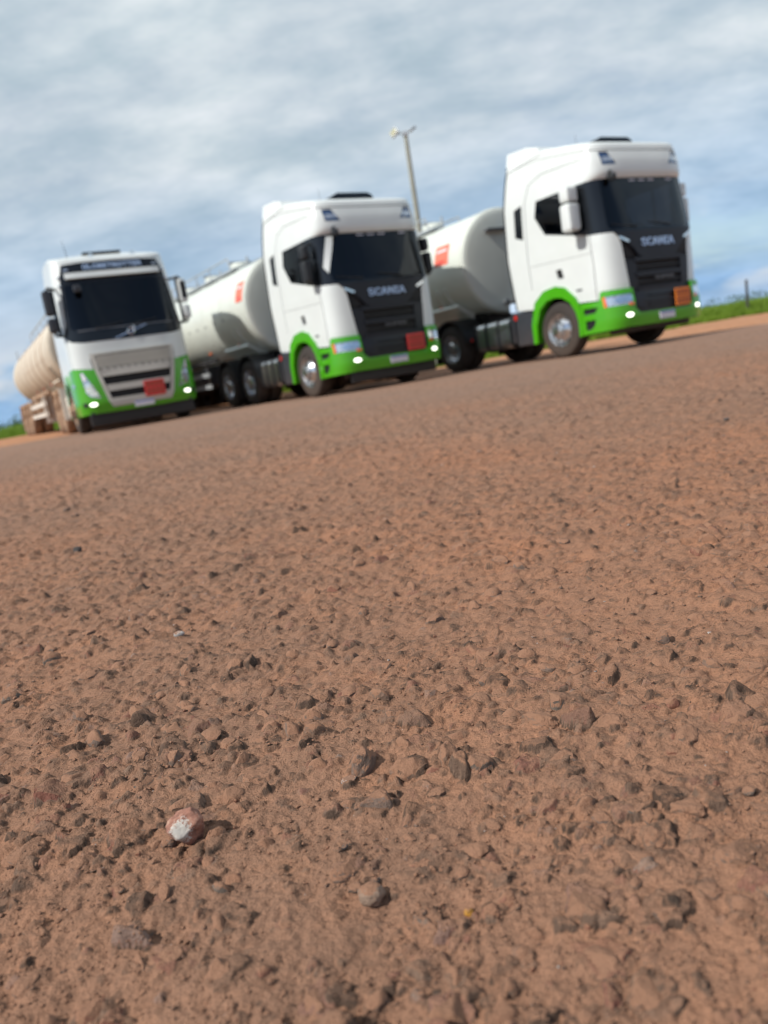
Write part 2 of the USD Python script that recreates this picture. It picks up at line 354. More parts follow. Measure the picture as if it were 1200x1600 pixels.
# ------------------------------------------------------------------ wheels
def wheel(th, x, y, side, dual=False, kind='front', tyre='rubber', rim='alu', R=0.51):
    """side -1 is the truck's right; the outer face points to y = side * infinity"""
    g = th.group('wheel')
    w = 0.30
    def prof(c): return [(0.30, c - w / 2 + .02), (0.33, c - w / 2), (0.42, c - w / 2 - .005), (0.475, c - w / 2 + .015), (R - .012, c - w / 2 + .045), (R, c - w / 2 + .07), (R, c - .05), (R - .012, c - .045), (R - .012, c - .035), (R, c - .03),
                         (R, c + .03), (R - .012, c + .035), (R - .012, c + .045), (R, c + .05), (R, c + w / 2 - .07), (R - .012, c + w / 2 - .045), (0.475, c + w / 2 - .015), (0.42, c + w / 2 + .005), (0.33, c + w / 2), (0.30, c + w / 2 - .02)]
    yc = y - side * w / 2
    ms = [lathe_y(prof(yc), 48, x, 0, R)]
    if dual: ms.append(lathe_y(prof(yc - side * 0.34), 48, x, 0, R))
    th.add('tyre', ms, tyre, g)
    s = side; o = yc + s * w / 2
    if kind == 'front':
        pr = [(0.305, o - s * .03), (0.30, o), (0.285, o - s * .005), (0.27, o - s * .05), (0.235, o - s * .06), (0.19, o - s * .01), (0.155, o + s * .03), (0.13, o + s * .035), (0.125, o + s * .075), (0.09, o + s * .09), (0.0, o + s * .092)]
    else:
        pr = [(0.305, o - s * .03), (0.30, o), (0.285, o - s * .005), (0.275, o - s * .12), (0.24, o - s * .16), (0.17, o - s * .15), (0.15, o - s * .02), (0.12, o + s * .0), (0.0, o + s * .0)]
    th.add('rim', lathe_y(pr, 40, x, 0, R), rim, g)
    nuts, holes = [], []
    for k in range(10):
        a = 2 * PI * k / 10
        yn = o + s * (.035 if kind == 'front' else -.14)
        nuts.append(tube([x + .165 * math.cos(a), yn - s * .02, R + .165 * math.sin(a)], [x + .165 * math.cos(a), yn + s * .02, R + .165 * math.sin(a)], .016, n=6))
        a += PI / 10
        yh = o - s * (.050 if kind == 'front' else .152)
        holes.append(tube([x + .232 * math.cos(a), yh - s * .02, R + .232 * math.sin(a)], [x + .232 * math.cos(a), yh + s * .004, R + .232 * math.sin(a)], .026, n=10))
    th.add('wheel_nuts', nuts, 'steel', g); th.add('hand_holes', holes, 'mesh', g)

# ------------------------------------------------------------------ the two white and green lorries with the black grille
def chassis(th, axles, frame_end, mudmat='black', tyre='rubber', rim='alu', rear_rim='steel', front_tyre=None):
    for s in (-1, 1):
        th.add('chassis_rail', bx(frame_end, 1.0, s * .42 - .04, s * .42 + .04, .72, 1.0, .01), 'chassis')
        wheel(th, 0, s * 1.235, s, False, 'front', front_tyre or tyre, rim)
        for x in axles:
            wheel(th, x, s * 1.225, s, True, 'rear', tyre, rear_rim)
            arc = [(x + .62 * math.cos(a), .53 + .62 * math.sin(a)) for a in np.linspace(.12, PI - .12, 18)]
            arc2 = [(x + .59 * math.cos(a), .53 + .59 * math.sin(a)) for a in np.linspace(PI - .12, .12, 18)]
            th.add('mudguard', prism_y(arc + arc2, min(s * .62, s * 1.24), max(s * .62, s * 1.24)), mudmat)
            th.add('mudflap', bx(x - .68, x - .66, min(s * .66, s * 1.2), max(s * .66, s * 1.2), .22, .66), mudmat)
    th.add('front_axle', [tube([0, -1.0, .5], [0, 1.0, .5], .07), bx(-.2, .2, -.5, .5, .5, .85, .03)], 'chassis')
    for x in axles: th.add('rear_axle', [tube([x, -.9, .51], [x, .9, .51], .09), trimesh.creation.icosphere(2, .22).apply_translation([x, 0, .51])], 'chassis')
    th.add('gearbox', bx(-2.2, .9, -.34, .34, .42, 1.1, .08), 'chassis')
    th.add('radiator', bx(.75, 1.2, -.62, .62, .36, 1.0, .04), 'chassis')
    th.add('underrun_bar', bx(1.0, 1.12, -1.02, 1.02, .27, .40, .03), 'chassis')
    fx = axles[0] - .25 if len(axles) > 1 else axles[0] + .1
    th.add('fifth_wheel', [bx(fx - .45, fx + .45, -.45, .45, 1.03, 1.12, .02), bx(fx - .3, fx + .3, -.5, .5, .99, 1.05)], 'chassis')

def scania(name, loc, yaw, label, rear, mirror_mat, hazard, hazard_label, group, sticker, tankspan):
    th = Thing(name, loc, yaw, label, 'lorry', group)
    Z = [0.9, 1.1, 1.9, 2.02, 2.90, 2.93, 3.0, 3.2, 3.40]
    XF = [1.34, 1.35, 1.34, 1.335, 1.165, 1.20, 1.225, 1.215, 1.16]
    W = [1.215, 1.225, 1.225, 1.22, 1.205, 1.205, 1.20, 1.175, 1.13]
    XR = [-1.08, -1.12, -1.20, -1.21, -1.17, -1.17, -1.15, -1.08, -1.0]
    S = Shell(Z, XF, W, XR, 0.55, 5.2, rise=([-1.3, -.9, -.2, .14, .5, .85, 1.2], [.30, .30, .28, .22, .15, .08, 0]), rise_z=(2.95, 3.4))
    zt = 3.40
    band = S.poly([('s', -.27, 2.90), ('f', 0, 2.905), ('l', -.27, 2.90), ('l', -.35, 2.62), ('l', -.12, 2.27), ('l', .30, 2.17), ('l', .95, 2.02), ('f', 1.0, 1.99), ('f', 0, 1.98), ('f', -1.0, 1.99), ('s', .95, 2.02), ('s', .30, 2.17), ('s', -.12, 2.27), ('s', -.35, 2.62)])
    grl = S.poly([('f', -1.0, 2.0), ('f', 1.0, 2.0), ('f', .92, 1.93), ('f', .86, 1.80), ('f', .765, 1.03), ('f', .765, .9), ('f', -.765, .9), ('f', -.765, 1.03), ('f', -.86, 1.80), ('f', -.92, 1.93)])
    arch = [(-.70, .3), (-.70, .70), (-.56, 1.10), (-.30, 1.27), (.02, 1.31), (.26, 1.25), (.48, 1.05), (.58, .86), (.58, .3)]
    archp = unary_union([S.poly([('s', x, max(z, .4)) for x, z in arch]), S.poly([('s', x, max(z, .4)) for x, z in arch], True)])
    full = S.poly([('t', -2, 1.02), ('s', -.6, .98), ('s', .58, .93), ('s', 1.05, .90), ('s', 1.08, 1.045), ('f', -.76, 1.03), ('f', .76, 1.03), ('l', 1.08, 1.045), ('l', 1.05, .90), ('l', .58, .93), ('l', -.6, .98), ('t', 2, 1.02), ('t', 2, zt), ('t', -2, zt)])
    cuts = []
    for mir in (False, True):
        def ln(pts, wd=.0045):
            o = [( (-S.ts(x, z) if mir else S.ts(x, z)), z) for x, z in pts]
            return LineString(o).buffer(wd, cap_style=2)
        # shut lines of the door and the corner panel
        cuts += [ln([(-.62, 1.35), (-.62, 2.5), (-.58, 2.95), (-.44, 3.12), (-.1, 3.19), (.9, 3.24)]), ln([(.94, 2.03), (.98, 1.5), (.97, .9)]), ln([(-.62, 1.78), (.94, 1.72)], .003)]
        cuts.append(S.poly([('s', -.90, 2.88), ('s', -.68, 2.93), ('s', -.72, 2.30), ('s', -.94, 2.38)], mir))
        cuts.append(S.poly([('s', .06, 1.59), ('s', .20, 1.60), ('s', .25, 1.43), ('s', .10, 1.43)], mir))
    spots = []
    for mir in (False, True):
        spots.append(S.poly([('f', -.985, 3.33), ('f', -.81, 3.335), ('f', -.655, 3.12), ('f', -.965, 3.12)], mir))
    white = full.difference(unary_union([band, grl, archp] + cuts + spots))
    cab = th.add('cab', [S.panel(white, 0, .02), S.roof(zt, .09, .04)], 'white', smooth=35)
    th.add('lining', [S.panel(full.difference(unary_union([band.buffer(-.01), archp])), -.035), S.back(1.02, zt, .02)], 'inside', cab)
    th.add('roof_lining', S.roof(zt - .05, .03, .01), 'inside', cab)
    # rear roof fairing
    prof = rounded([(-1.04, 3.60), (-.06, 3.68), (-.20, 3.83), (-.50, 3.91), (-1.04, 3.95)], .03)
    fair = prism_y(prof, -1.16, 1.16); v = np.array(fair.vertices); v[:, 1] *= np.interp(v[:, 2], [3.6, 3.95], [1.0, .92]); fair.vertices = v
    th.add('roof_fairing', fair, 'white', cab)
    for s in (-1, 1):
        zz = np.linspace(1.03, 3.40, 30); xx = np.interp(zz, S.z, S.xr); yy = np.interp(zz, S.z, S.w) * s
        th.add('rear_edge_trim', path_tube(np.c_[xx - .015, yy * .995, S.up(xx, zz)], .022, 6), 'black', cab)
    # windows and black pillars
    wl = [S.poly([('s', -.27, 2.87), ('s', .36, 2.87), ('s', .36, 2.19), ('s', .30, 2.205), ('s', -.10, 2.30), ('s', -.31, 2.62)], m) for m in (False, True)]
    q1 = [S.poly([('s', .40, 2.87), ('s', .80, 2.87), ('s', .86, 2.10), ('s', .40, 2.19)], m) for m in (False, True)]
    ws = S.poly([('f', -1.02, 2.875), ('f', 0, 2.885), ('f', 1.02, 2.875), ('f', 1.06, 2.10), ('f', 1.02, 2.03), ('f', -1.02, 2.03), ('f', -1.06, 2.10)])
    th.add('window_surround', S.panel(band.difference(unary_union(wl + q1 + [ws])), .004, .02), 'gloss', cab)
    for p in wl + q1: th.add('side_window', S.panel(p, -.004), 'glass', smooth=True)
    th.add('windscreen', S.panel(ws, -.002), 'glass', smooth=True)
    for mir in (False, True):
        th.add('rear_quarter_window', S.panel(S.poly([('s', -.895, 2.87), ('s', -.685, 2.92), ('s', -.725, 2.31), ('s', -.935, 2.385)], mir), -.008), 'gloss')
        th.add('door_handle', S.panel(S.poly([('s', .065, 1.585), ('s', .195, 1.595), ('s', .245, 1.435), ('s', .105, 1.435)], mir), -.02), 'mesh')
        sp = S.poly([('f', -.98, 3.325), ('f', -.815, 3.33), ('f', -.665, 3.125), ('f', -.96, 3.125)], mir)
        k = th.add('roof_spotlight', S.panel(sp, -.012, .02), 'bluelens')
        for yy in (.89, .79):
            th.add('lamp_bowl', S.panel(Point(S.tf(yy if mir else -yy, 3.22), 3.215).buffer(.045), -.008), 'lens', k)
        th.add('lower_door_badge', S.panel(S.poly([('s', .52, 1.17), ('s', .66, 1.165), ('s', .66, 1.13), ('s', .52, 1.135)], mir), .004, .006), 'charcoal')
    # wipers, camera housings, cabin
    for y in (-.45, .42):
        a, b = S.at([S.tf(y, 2.05)], [2.05], .02)[0], S.at([S.tf(y - .55, 2.14)], [2.12], .025)[0]
        th.add('wiper', tube(a, b, .012, .006), 'black')
    th.add('front_mirror', [bx(1.18, 1.32, -.90, -.80, 2.84, 2.96, .03), bx(1.0, 1.25, -.87, -.83, 2.93, 3.02, .015)], 'black')
    for y in (-.36, -.12, .12, .60):
        th.add('marker_sticker', S.panel(S.poly([('f', y, 2.868), ('f', y + .16, 2.868), ('f', y + .16, 2.845), ('f', y, 2.845)]), .003), 'plate')
    th.add('dashboard', [bx(.62, 1.18, -1.08, 1.08, 1.75, 2.02, .08), bx(.55, .8, .2, .9, 1.85, 2.12, .06)], 'inside')
    for y in (-.55, .55):
        th.add('seat', [bx(-.55, .05, y - .27, y + .27, 1.55, 1.75, .06), bx(-.65, -.45, y - .26, y + .26, 1.7, 2.4, .07), bx(-.64, -.5, y - .14, y + .14, 2.4, 2.62, .05)], 'seat')
    stw = trimesh.creation.torus(.23, .018, 24, 8); stw.apply_transform(trimesh.transformations.rotation_matrix(math.radians(-55), [0, 1, 0])); stw.apply_translation([.42, .55, 2.05])
    th.add('steering_wheel', [stw, tube([.42, .55, 2.05], [.8, .55, 1.85], .03)], 'black')
    if sticker:
        th.add('windscreen_strip', S.panel(S.poly([('f', -.99, 2.86), ('f', -.86, 2.86), ('f', -.90, 2.72), ('f', -1.085, 2.20), ('f', -1.14, 2.32)]), .010)  , 'white', label='white strip down the side of the windscreen')
        th.add('curtain', bx(.62, 1.0, .98, 1.0, 2.05, 2.85), 'steel')
    # black nose: lettering panel, vents, grille
    gpan = S.poly([('f', -.985, 1.985), ('f', .985, 1.985), ('f', .91, 1.92), ('f', .60, 1.68), ('f', .50, 1.56), ('f', .4, 1.53), ('f', -.4, 1.53), ('f', -.50, 1.56), ('f', -.60, 1.68), ('f', -.91, 1.92)])
    gr = th.group('grille')
    th.add('nose_panel', S.panel(gpan, .03, .06), 'grille', gr)
    th.add('backing', S.panel(grl, -.03), 'mesh', gr)
    for mir in (False, True):
        th.add('corner_vent', S.panel(S.poly([('f', -.885, 1.85), ('f', -.68, 1.76), ('f', -.55, 1.57), ('f', -.79, 1.57), ('f', -.845, 1.68)], mir), -.018), 'mesh', gr)
        th.add('vent_chrome', S.panel(S.poly([('f', -.90, 1.915), ('f', -.70, 1.825), ('f', -.72, 1.79), ('f', -.895, 1.865)], mir), .034, .03), 'chrome', gr)
        th.add('grille_side', S.panel(S.poly([('f', -.82, 1.50), ('f', -.58, 1.50), ('f', -.56, .95), ('f', -.765, .95), ('f', -.765, 1.03)], mir), .005, .04), 'grille', gr)
    for z0, z1 in ((1.455, 1.53), (1.20, 1.275), (0.945, 1.02)):
        th.add('slat', S.panel(S.poly([('f', -.60, z1), ('f', .60, z1), ('f', .585, z0), ('f', -.585, z0)]), .035, .08), 'grille', gr)
    for z0, z1 in ((1.355, 1.375), (1.10, 1.12)):
        th.add('slat', S.panel(S.poly([('f', -.57, z1), ('f', .57, z1), ('f', .57, z0), ('f', -.57, z0)]), .0, .03), 'black', gr)
    th.add('maker_lettering', word('SCANIA', .125, S, -.42, .42, 1.775, .045), 'letters')
    th.add('grille_lettering', word('SUPER', .055, S, -.16, .34, 1.155, .03), 'steel')
    # green bumper
    B = Shell([.30, .36, .50, .80, 1.05], [1.36, 1.40, 1.435, 1.435, 1.40], [1.235, 1.245, 1.25, 1.25, 1.24], [-1, -1, -1, -1, -1], .55, 5.0)
    bum = B.poly([('s', .56, .345), ('s', .60, .905), ('s', 1.03, .885), ('s', 1.06, 1.04), ('f', -.77, 1.025), ('f', -.755, .66), ('f', -.66, .585), ('f', .66, .585), ('f', .755, .66), ('f', .77, 1.025), ('l', 1.06, 1.04), ('l', 1.03, .885), ('l', .60, .905), ('l', .56, .345), ('f', 0.9, .37), ('f', 0, .36), ('f', -.9, .37)])
    hl = [B.poly([('s', 1.10, .94), ('f', -.80, .94), ('f', -.80, .78), ('f', -.86, .755), ('s', 1.13, .755)], m) for m in (False, True)]
    st = [B.poly([('s', .66, .80), ('s', 1.0, .79), ('s', .93, .70), ('s', .66, .69)], m) for m in (False, True)] + [B.poly([('s', .68, .585), ('s', .93, .585), ('s', .90, .49), ('s', .80, .42), ('s', .68, .42)], m) for m in (False, True)]
    th.add('bumper', B.panel(bum.difference(unary_union(hl + st)), 0, .05), 'green', smooth=40)
    th.add('bumper_lining', B.panel(bum, -.06), 'black')
    for k, m in enumerate((False, True)):
        h = th.add('headlight', B.panel(hl[k].buffer(-.004), -.012, .02), 'lens', smooth=True)
        sg = -1 if not m else 1
        for yy, zz, rr in ((1.03, .855, .062), (.90, .86, .06)):
            t0 = B.tf(sg * yy, .85); th.add('lamp_bowl', B.panel(Point(t0, zz).buffer(rr), -.006, .01), 'chrome', h)
        th.add('indicator', B.panel(B.poly([('s', 1.095, .935), ('s', 1.145, .935), ('s', 1.17, .76), ('s', 1.125, .76)], m), .004, .015), 'amber', h)
        th.add('indicator', B.panel(B.poly([('f', -.88, .785), ('f', -.79, .77), ('f', -.80, .735), ('f', -.89, .735)], m), .008, .02), 'amber', h)
        fg = th.add('fog_light', B.panel(Polygon([(B.tf(sg * (.90 + .07 * math.cos(a)), .57), .575 + .035 * math.sin(a)) for a in np.linspace(0, 2 * PI, 20)[:-1]]).buffer(0), .006, .02), 'lamp', smooth=True)
        th.add('step', [B.panel(st[k * 1], -.03), B.panel(st[2 + k], -.03)], 'black')
        s = sg
        th.add('step_plate', [bx(.66, 1.0, min(s * 1.08, s * 1.225), max(s * 1.08, s * 1.225), .685, .70), bx(.68, .9, min(s * 1.08, s * 1.225), max(s * 1.08, s * 1.225), .41, .425)], 'steel')
    low = B.poly([('f', -.745, .95), ('f', .745, .95), ('f', .745, .66), ('f', .65, .59), ('f', -.65, .59), ('f', -.745, .66)])
    th.add('lower_grille', B.panel(low, -.03, .05), 'black', gr)
    for z in (.86, .74, .67): th.add('slat', B.panel(B.poly([('f', -.4, z + .025), ('f', .45, z + .025), ('f', .45, z), ('f', -.4, z)]), .0, .03), 'grille', gr)
    for s in (-1, 1): th.add('lower_grille_cheek', B.panel(B.poly([('f', s * .74, .93), ('f', s * .50, .93), ('f', s * .52, .64), ('f', s * .73, .68)]), -.006, .03), 'grille', gr)
    hp = th.add('hazard_plate', bx(1.445, 1.462, .245, .645, .61, .915, .008), hazard, label=hazard_label)
    th.add('plate_print', [bx(1.4625, 1.464, .26, .63, .757, .769)] + [bx(1.4625, 1.464, .28 + k * .09, .33 + k * .09, zz, zz + .085) for zz in (.65, .80) for k in range(4)], 'mark', hp)
    np_ = th.add('number_plate', bx(1.44, 1.455, -.20, .20, .425, .555, .005), 'plate')
    th.add('plate_band', bx(1.4555, 1.457, -.198, .198, .525, .552), 'blue', np_)
    # wheel arch flares
    out = [(-.70, .34), (-.70, .70), (-.56, 1.10), (-.30, 1.27), (.02, 1.31), (.26, 1.25), (.48, 1.05), (.585, .86), (.60, .60), (.575, .34)]
    inn = [(.525, .34), (.535, .60), (.48, .80), (.36, .98), (.18, 1.09), (-.02, 1.12), (-.24, 1.09), (-.44, .96), (-.57, .68), (-.60, .34)]
    for s in (-1, 1):
        ring = Polygon(out + inn).buffer(.012).buffer(-.006)
        m = trimesh.creation.extrude_polygon(ring, .17, engine='earcut'); v = np.array(m.vertices)
        m.vertices = np.c_[v[:, 0], s * (1.095 + v[:, 2]), v[:, 1]]; trimesh.repair.fix_normals(m)
        th.add('wheel_arch', m, 'green')
        lin = inn[::-1]; a = np.array(lin); ln_ = prism_y([tuple(p) for p in a] + [tuple(p * [1.0, 1.0] + [0, .02]) for p in a[::-1]], min(s * .7, s * 1.2), max(s * .7, s * 1.2))
        th.add('wheel_housing', ln_, 'mesh')
    th.add('floor_pan', [bx(-1.0, -.65, -1.1, 1.1, 1.0, 1.1), bx(-.65, .55, -.75, .75, 1.1, 1.25), bx(.55, 1.2, -1.1, 1.1, .9, 1.0)], 'black')
    # mirrors
    for s in (-1, 1):
        g = th.group('mirror')
        mm = mirror_mat; wy, mx, mz = (1.58, 0, 0) if mm == 'white' else (1.46, .12, -.10)
        up_ = bx(.66 + mx, .88 + mx, min(s * 1.30, s * (wy - .02)), max(s * 1.30, s * (wy - .02)), 2.62 + mz, 2.87 + mz, .05)
        lo_ = bx(.66 + mx, .90 + mx, min(s * 1.30, s * wy), max(s * 1.30, s * wy), 2.13 + mz * .4, 2.60 + mz, .06)
        th.add('mirror_cover', [up_, lo_], mm, g)
        th.add('mirror_arm', path_tube([[.85, s * 1.18, 2.82], [.78 + mx, s * 1.34, 2.84 + mz]], .025), 'black', g); th.add('mirror_arm', path_tube([[.9, s * 1.2, 2.08], [.80 + mx, s * 1.40, 2.08], [.78 + mx, s * 1.40, 2.2]], .03), 'black', g)
        th.add('mirror_glass', [bx(.655 + mx, .659 + mx, min(s * 1.33, s * (wy - .05)), max(s * 1.33, s * (wy - .05)), 2.65 + mz, 2.84 + mz), bx(.655 + mx, .659 + mx, min(s * 1.33, s * (wy - .03)), max(s * 1.33, s * (wy - .03)), 2.17 + mz * .4, 2.56 + mz)], 'mirror', g)
    # roof gear
    zr = 3.40 + .09
    hatch = prism_x(rounded([(-.42, 3.60), (.62, 3.60), (.54, 3.735), (.44, 3.775), (-.24, 3.775), (-.34, 3.735)], .03), -.15, .55)
    th.add('roof_hatch', hatch, 'gloss')
    th.add('antenna', tube([.1, -.36, 3.6], [.05, -.36, 3.98], .006, .002), 'black')
    # chassis, tanks
    chassis(th, rear, rear[-1] - 1.0, rear_rim='alu')
    if sticker: th.add('air_dam', bx(1.18, 1.26, -1.0, 1.0, .16, .38, .03), 'black')
    a, b = tankspan
    for s in (-1, 1):
        n = 3; seg = (b - a) / n
        g = th.group('fuel_tank')
        tp = rounded([(s * .72, .33), (s * 1.19, .33), (s * 1.19, .93), (s * .72, .93)], .12)
        th.add('tank_body', prism_x(tp, a, b), 'alu', g)
        for k in range(n + 1):
            xx = a + seg * k if k else a + .06
            th.add('strap', prism_x(rounded([(s * .71, .32), (s * 1.20, .32), (s * 1.20, .94), (s * .71, .94)], .12), xx - .05, xx + .02), 'black', g)
        th.add('side_locker', [bx(b + .05, b + .12, min(s * .75, s * 1.2), max(s * .75, s * 1.2), .40, .98, .02), bx(b + .16, -.74, min(s * .7, s * 1.2), max(s * .7, s * 1.2), .33, .99, .04)], 'charcoal')
        th.add('side_marker', bx(b + .17, b + .24, s * 1.21 - .012, s * 1.21 + .012, .85, .95, .01), 'redlens')
        th.add('side_marker', bx(a - .16, a - .10, s * 1.19 - .012, s * 1.19 + .012, .60, .67, .01), 'redlens')
    th.add('deck_plate', bx(-1.75, -1.3, -.9, -.35, 1.02, 1.22, .05), 'paleblue')
    th.add('air_lines', [path_tube([[-1.2, y, 2.1], [-1.5, y * 1.2, 1.6], [-2.0, y, 1.5], [-2.35, y * .8, 1.9]], .018) for y in (-.2, 0, .2)], 'black')
    return th

# ------------------------------------------------------------------ the lorry with the pale grille and globe-high roof
def volvo(loc, yaw, label, group):
    th = Thing('tractor_unit', loc, yaw, label, 'lorry', group)
    Z = [.9, 1.25, 1.8, 2.06, 3.0, 3.2, 3.42]
    XF = [1.40, 1.40, 1.385, 1.36, 1.12, 1.06, .98]
    W = [1.22, 1.225, 1.225, 1.22, 1.185, 1.165, 1.13]
    XR = [-.88] * 7
    S = Shell(Z, XF, W, XR, .5, 4.6, rise=([-1, -.2, .3, .7, 1.1], [.22, .22, .17, .08, 0]), rise_z=(2.9, 3.38))
    zt = 3.42
    band = S.poly([('f', -.95, 3.37), ('f', -.6, 3.40), ('f', 0, 3.41), ('f', .6, 3.40), ('f', .95, 3.37), ('f', 1.03, 3.17), ('f', 1.06, 2.9), ('f', 1.13, 2.2), ('l', 1.0, 1.98), ('f', 1.10, 1.85), ('f', .9, 1.81), ('f', 0, 1.80), ('f', -.9, 1.81), ('f', -1.10, 1.85), ('s', 1.0, 1.98), ('f', -1.13, 2.2), ('f', -1.06, 2.9), ('f', -1.03, 3.15)])
    grl = [('f', -.845, 1.575), ('f', .845, 1.575), ('f', .80, 1.20), ('f', .67, .60), ('f', .60, .475), ('f', -.60, .475), ('f', -.67, .60), ('f', -.80, 1.20)]
    G = S
    grp = S.poly([(k, v, max(z, .9)) for k, v, z in grl])
    arch = [(-.70, .3), (-.70, .70), (-.56, 1.08), (-.30, 1.24), (.02, 1.28), (.26, 1.23), (.48, 1.03), (.585, .86), (.58, .3)]
    archp = unary_union([S.poly([('s', x, max(z, .4)) for x, z in arch], m) for m in (False, True)])
    full = S.poly([('t', -2, 1.02), ('s', .58, 1.02), ('s', .62, 1.30), ('s', 1.1, 1.33), ('f', -.84, 1.27), ('f', .84, 1.27), ('l', 1.1, 1.33), ('l', .62, 1.30), ('l', .58, 1.02), ('t', 2, 1.02), ('t', 2, zt), ('t', -2, zt)])
    sw = [S.poly([('s', -.05, 2.85), ('s', .72, 2.85), ('s', .98, 2.06), ('s', .45, 2.06), ('s', -.05, 2.2)], m) for m in (False, True)]
    cuts = []
    for mir in (False, True):
        def ln(pts, wd=.0045): return LineString([((-S.ts(x, z) if mir else S.ts(x, z)), z) for x, z in pts]).buffer(wd, cap_style=2)
        cuts += [ln([(-.2, 1.3), (-.2, 2.9), (.78, 2.93)]), ln([(1.05, 1.97), (1.08, 1.33)])]
    cab = th.add('cab', [S.panel(full.difference(unary_union([band, grp, archp] + sw + cuts)), 0, .02), S.roof(zt, .06, .05)], 'white', smooth=35)
    th.add('lining', [S.panel(full.difference(unary_union([band.buffer(-.01), archp] + [w.buffer(.01) for w in sw])), -.035), S.back(1.02, zt, .02)], 'inside', cab)
    ws = S.poly([('f', -.985, 2.985), ('f', .985, 2.985), ('f', 1.0, 2.9), ('f', 1.07, 2.15), ('f', 1.04, 2.08), ('f', -1.04, 2.08), ('f', -1.07, 2.15), ('f', -1.0, 2.9)])
    th.add('window_surround', S.panel(band.difference(ws), .004, .02), 'gloss', cab)
    th.add('windscreen', S.panel(ws, -.002), 'glass', smooth=True)
    for p in sw: th.add('side_window', S.panel(p, -.008), 'glass', smooth=True)
    th.add('roof_lettering', word('GLOBETROTTER', .085, S, -.56, .62, 3.305, .02), 'letters')
    vz = S.poly([('f', -.93, 3.19), ('f', .93, 3.19), ('f', .93, 3.085), ('f', -.93, 3.085)])
    th.add('sun_visor', S.panel(vz, .07, .04), 'white')
    th.add('visor_bracket', [bx(1.0, 1.12, y - .02, y + .02, 3.12, 3.15) for y in (-.6, 0, .6)], 'black')
    for s in (-1, 1):
        th.add('visor_marker', S.panel(S.poly([('f', s * .84, 3.30), ('f', s * .94, 3.29), ('f', s * .94, 3.26), ('f', s * .84, 3.27)]), .008), 'lens')
        th.add('corner_marker', [trimesh.creation.icosphere(2, .035).apply_translation(S.at([S.tf(s * 1.045, 3.12)], [3.14], .01)[0]), trimesh.creation.icosphere(2, .035).apply_translation(S.at([S.tf(s * 1.06, 2.95)], [2.97], .01)[0])], 'lens')
    # emblem: ring, arrow and the slanting bar
    bar = S.poly([('f', -.30, 1.825), ('f', -.24, 1.825), ('f', .42, 2.035), ('f', .36, 2.035)])
    em = th.group('emblem')
    th.add('slanting_bar', S.panel(bar, .012, .012), 'letters', em)
    c = S.at([S.tf(.06, 1.93)], [1.93], .02)[0]; ring = trimesh.creation.torus(.062, .014, 24, 8); ring.apply_transform(trimesh.transformations.rotation_matrix(PI / 2, [0, 1, 0])); ring.apply_translation(c)
    th.add('emblem_ring', [ring, tube(c + [0, .045, .045], c + [0, .09, .09], .012), tube(c + [0, .09, .05], c + [0, .09, .095], .01), tube(c + [0, .05, .09], c + [0, .095, .09], .01)], 'chrome', em)
    th.add('panel_line', S.panel(S.poly([('f', -.95, 2.055), ('f', .95, 2.055), ('f', .95, 2.035), ('f', -.95, 2.035)]), .01, .01), 'steel')
    for y in (-.6, .1):
        a, b = S.at([S.tf(y, 2.06)], [2.06], .02)[0], S.at([S.tf(y + .55, 2.16)], [2.14], .025)[0]
        th.add('wiper', tube(a, b, .012, .006), 'black')
    th.add('front_mirror', [bx(1.22, 1.34, -.86, -.70, 2.80, 2.95, .04)], 'charcoal')
    th.add('dashboard', bx(.62, 1.2, -1.08, 1.08, 1.75, 2.03, .08), 'inside')
    for y in (-.55, .55):
        th.add('seat', [bx(-.55, .05, y - .27, y + .27, 1.55, 1.75, .06), bx(-.65, -.45, y - .26, y + .26, 1.7, 2.4, .07), bx(-.64, -.5, y - .14, y + .14, 2.4, 2.62, .05)], 'seat')
    stw = trimesh.creation.torus(.23, .018, 24, 8); stw.apply_transform(trimesh.transformations.rotation_matrix(math.radians(-55), [0, 1, 0])); stw.apply_translation([.42, .55, 2.05])
    th.add('steering_wheel', [stw, tube([.42, .55, 2.05], [.8, .55, 1.85], .03)], 'black')
    # bumper with the slanting headlights
    B = Shell([.30, .36, .55, 1.0, 1.35], [1.33, 1.37, 1.43, 1.43, 1.405], [1.20, 1.22, 1.25, 1.245, 1.23], [-1] * 5, .5, 4.6)
    gb = B.poly(grl)
    bum = B.poly([('s', .56, .36), ('s', .62, 1.295), ('s', 1.1, 1.325), ('f', -.84, 1.265), ('f', .84, 1.265), ('l', 1.1, 1.325), ('l', .62, 1.295), ('l', .56, .36), ('f', .9, .38), ('f', 0, .36), ('f', -.9, .38)])
    hl = [B.poly([('f', -1.10, 1.235), ('f', -1.04, 1.235), ('f', -.90, .93), ('f', -.80, .67), ('f', -1.0, .72), ('f', -1.06, .80), ('f', -1.085, 1.0)], m) for m in (False, True)]
    th.add('bumper', B.panel(bum.difference(unary_union(hl + [gb])), 0, .05), 'green', smooth=40)
    for k, m in enumerate((False, True)):
        sg = 1 if m else -1
        h = th.add('headlight', B.panel(hl[k].buffer(-.004), -.01, .02), 'lens', smooth=True)
        th.add('daylight_strip', B.panel(B.poly([('f', -1.085, 1.22), ('f', -1.05, 1.22), ('f', -1.0, 1.08), ('f', -1.07, 1.05)], m), -.002, .01), 'plate', h)
        for yy, zz, rr in ((1.0, .86, .05), (.93, .78, .05)): th.add('lamp_bowl', B.panel(Point(B.tf(sg * yy, .85), zz).buffer(rr), -.004, .01), 'chrome', h)
        th.add('fog_light', B.panel(Polygon([(B.tf(sg * (.97 + .07 * math.cos(a)), .57), .57 + .036 * math.sin(a)) for a in np.linspace(0, 2 * PI, 20)[:-1]]).buffer(0), .006, .02), 'lamp', smooth=True)
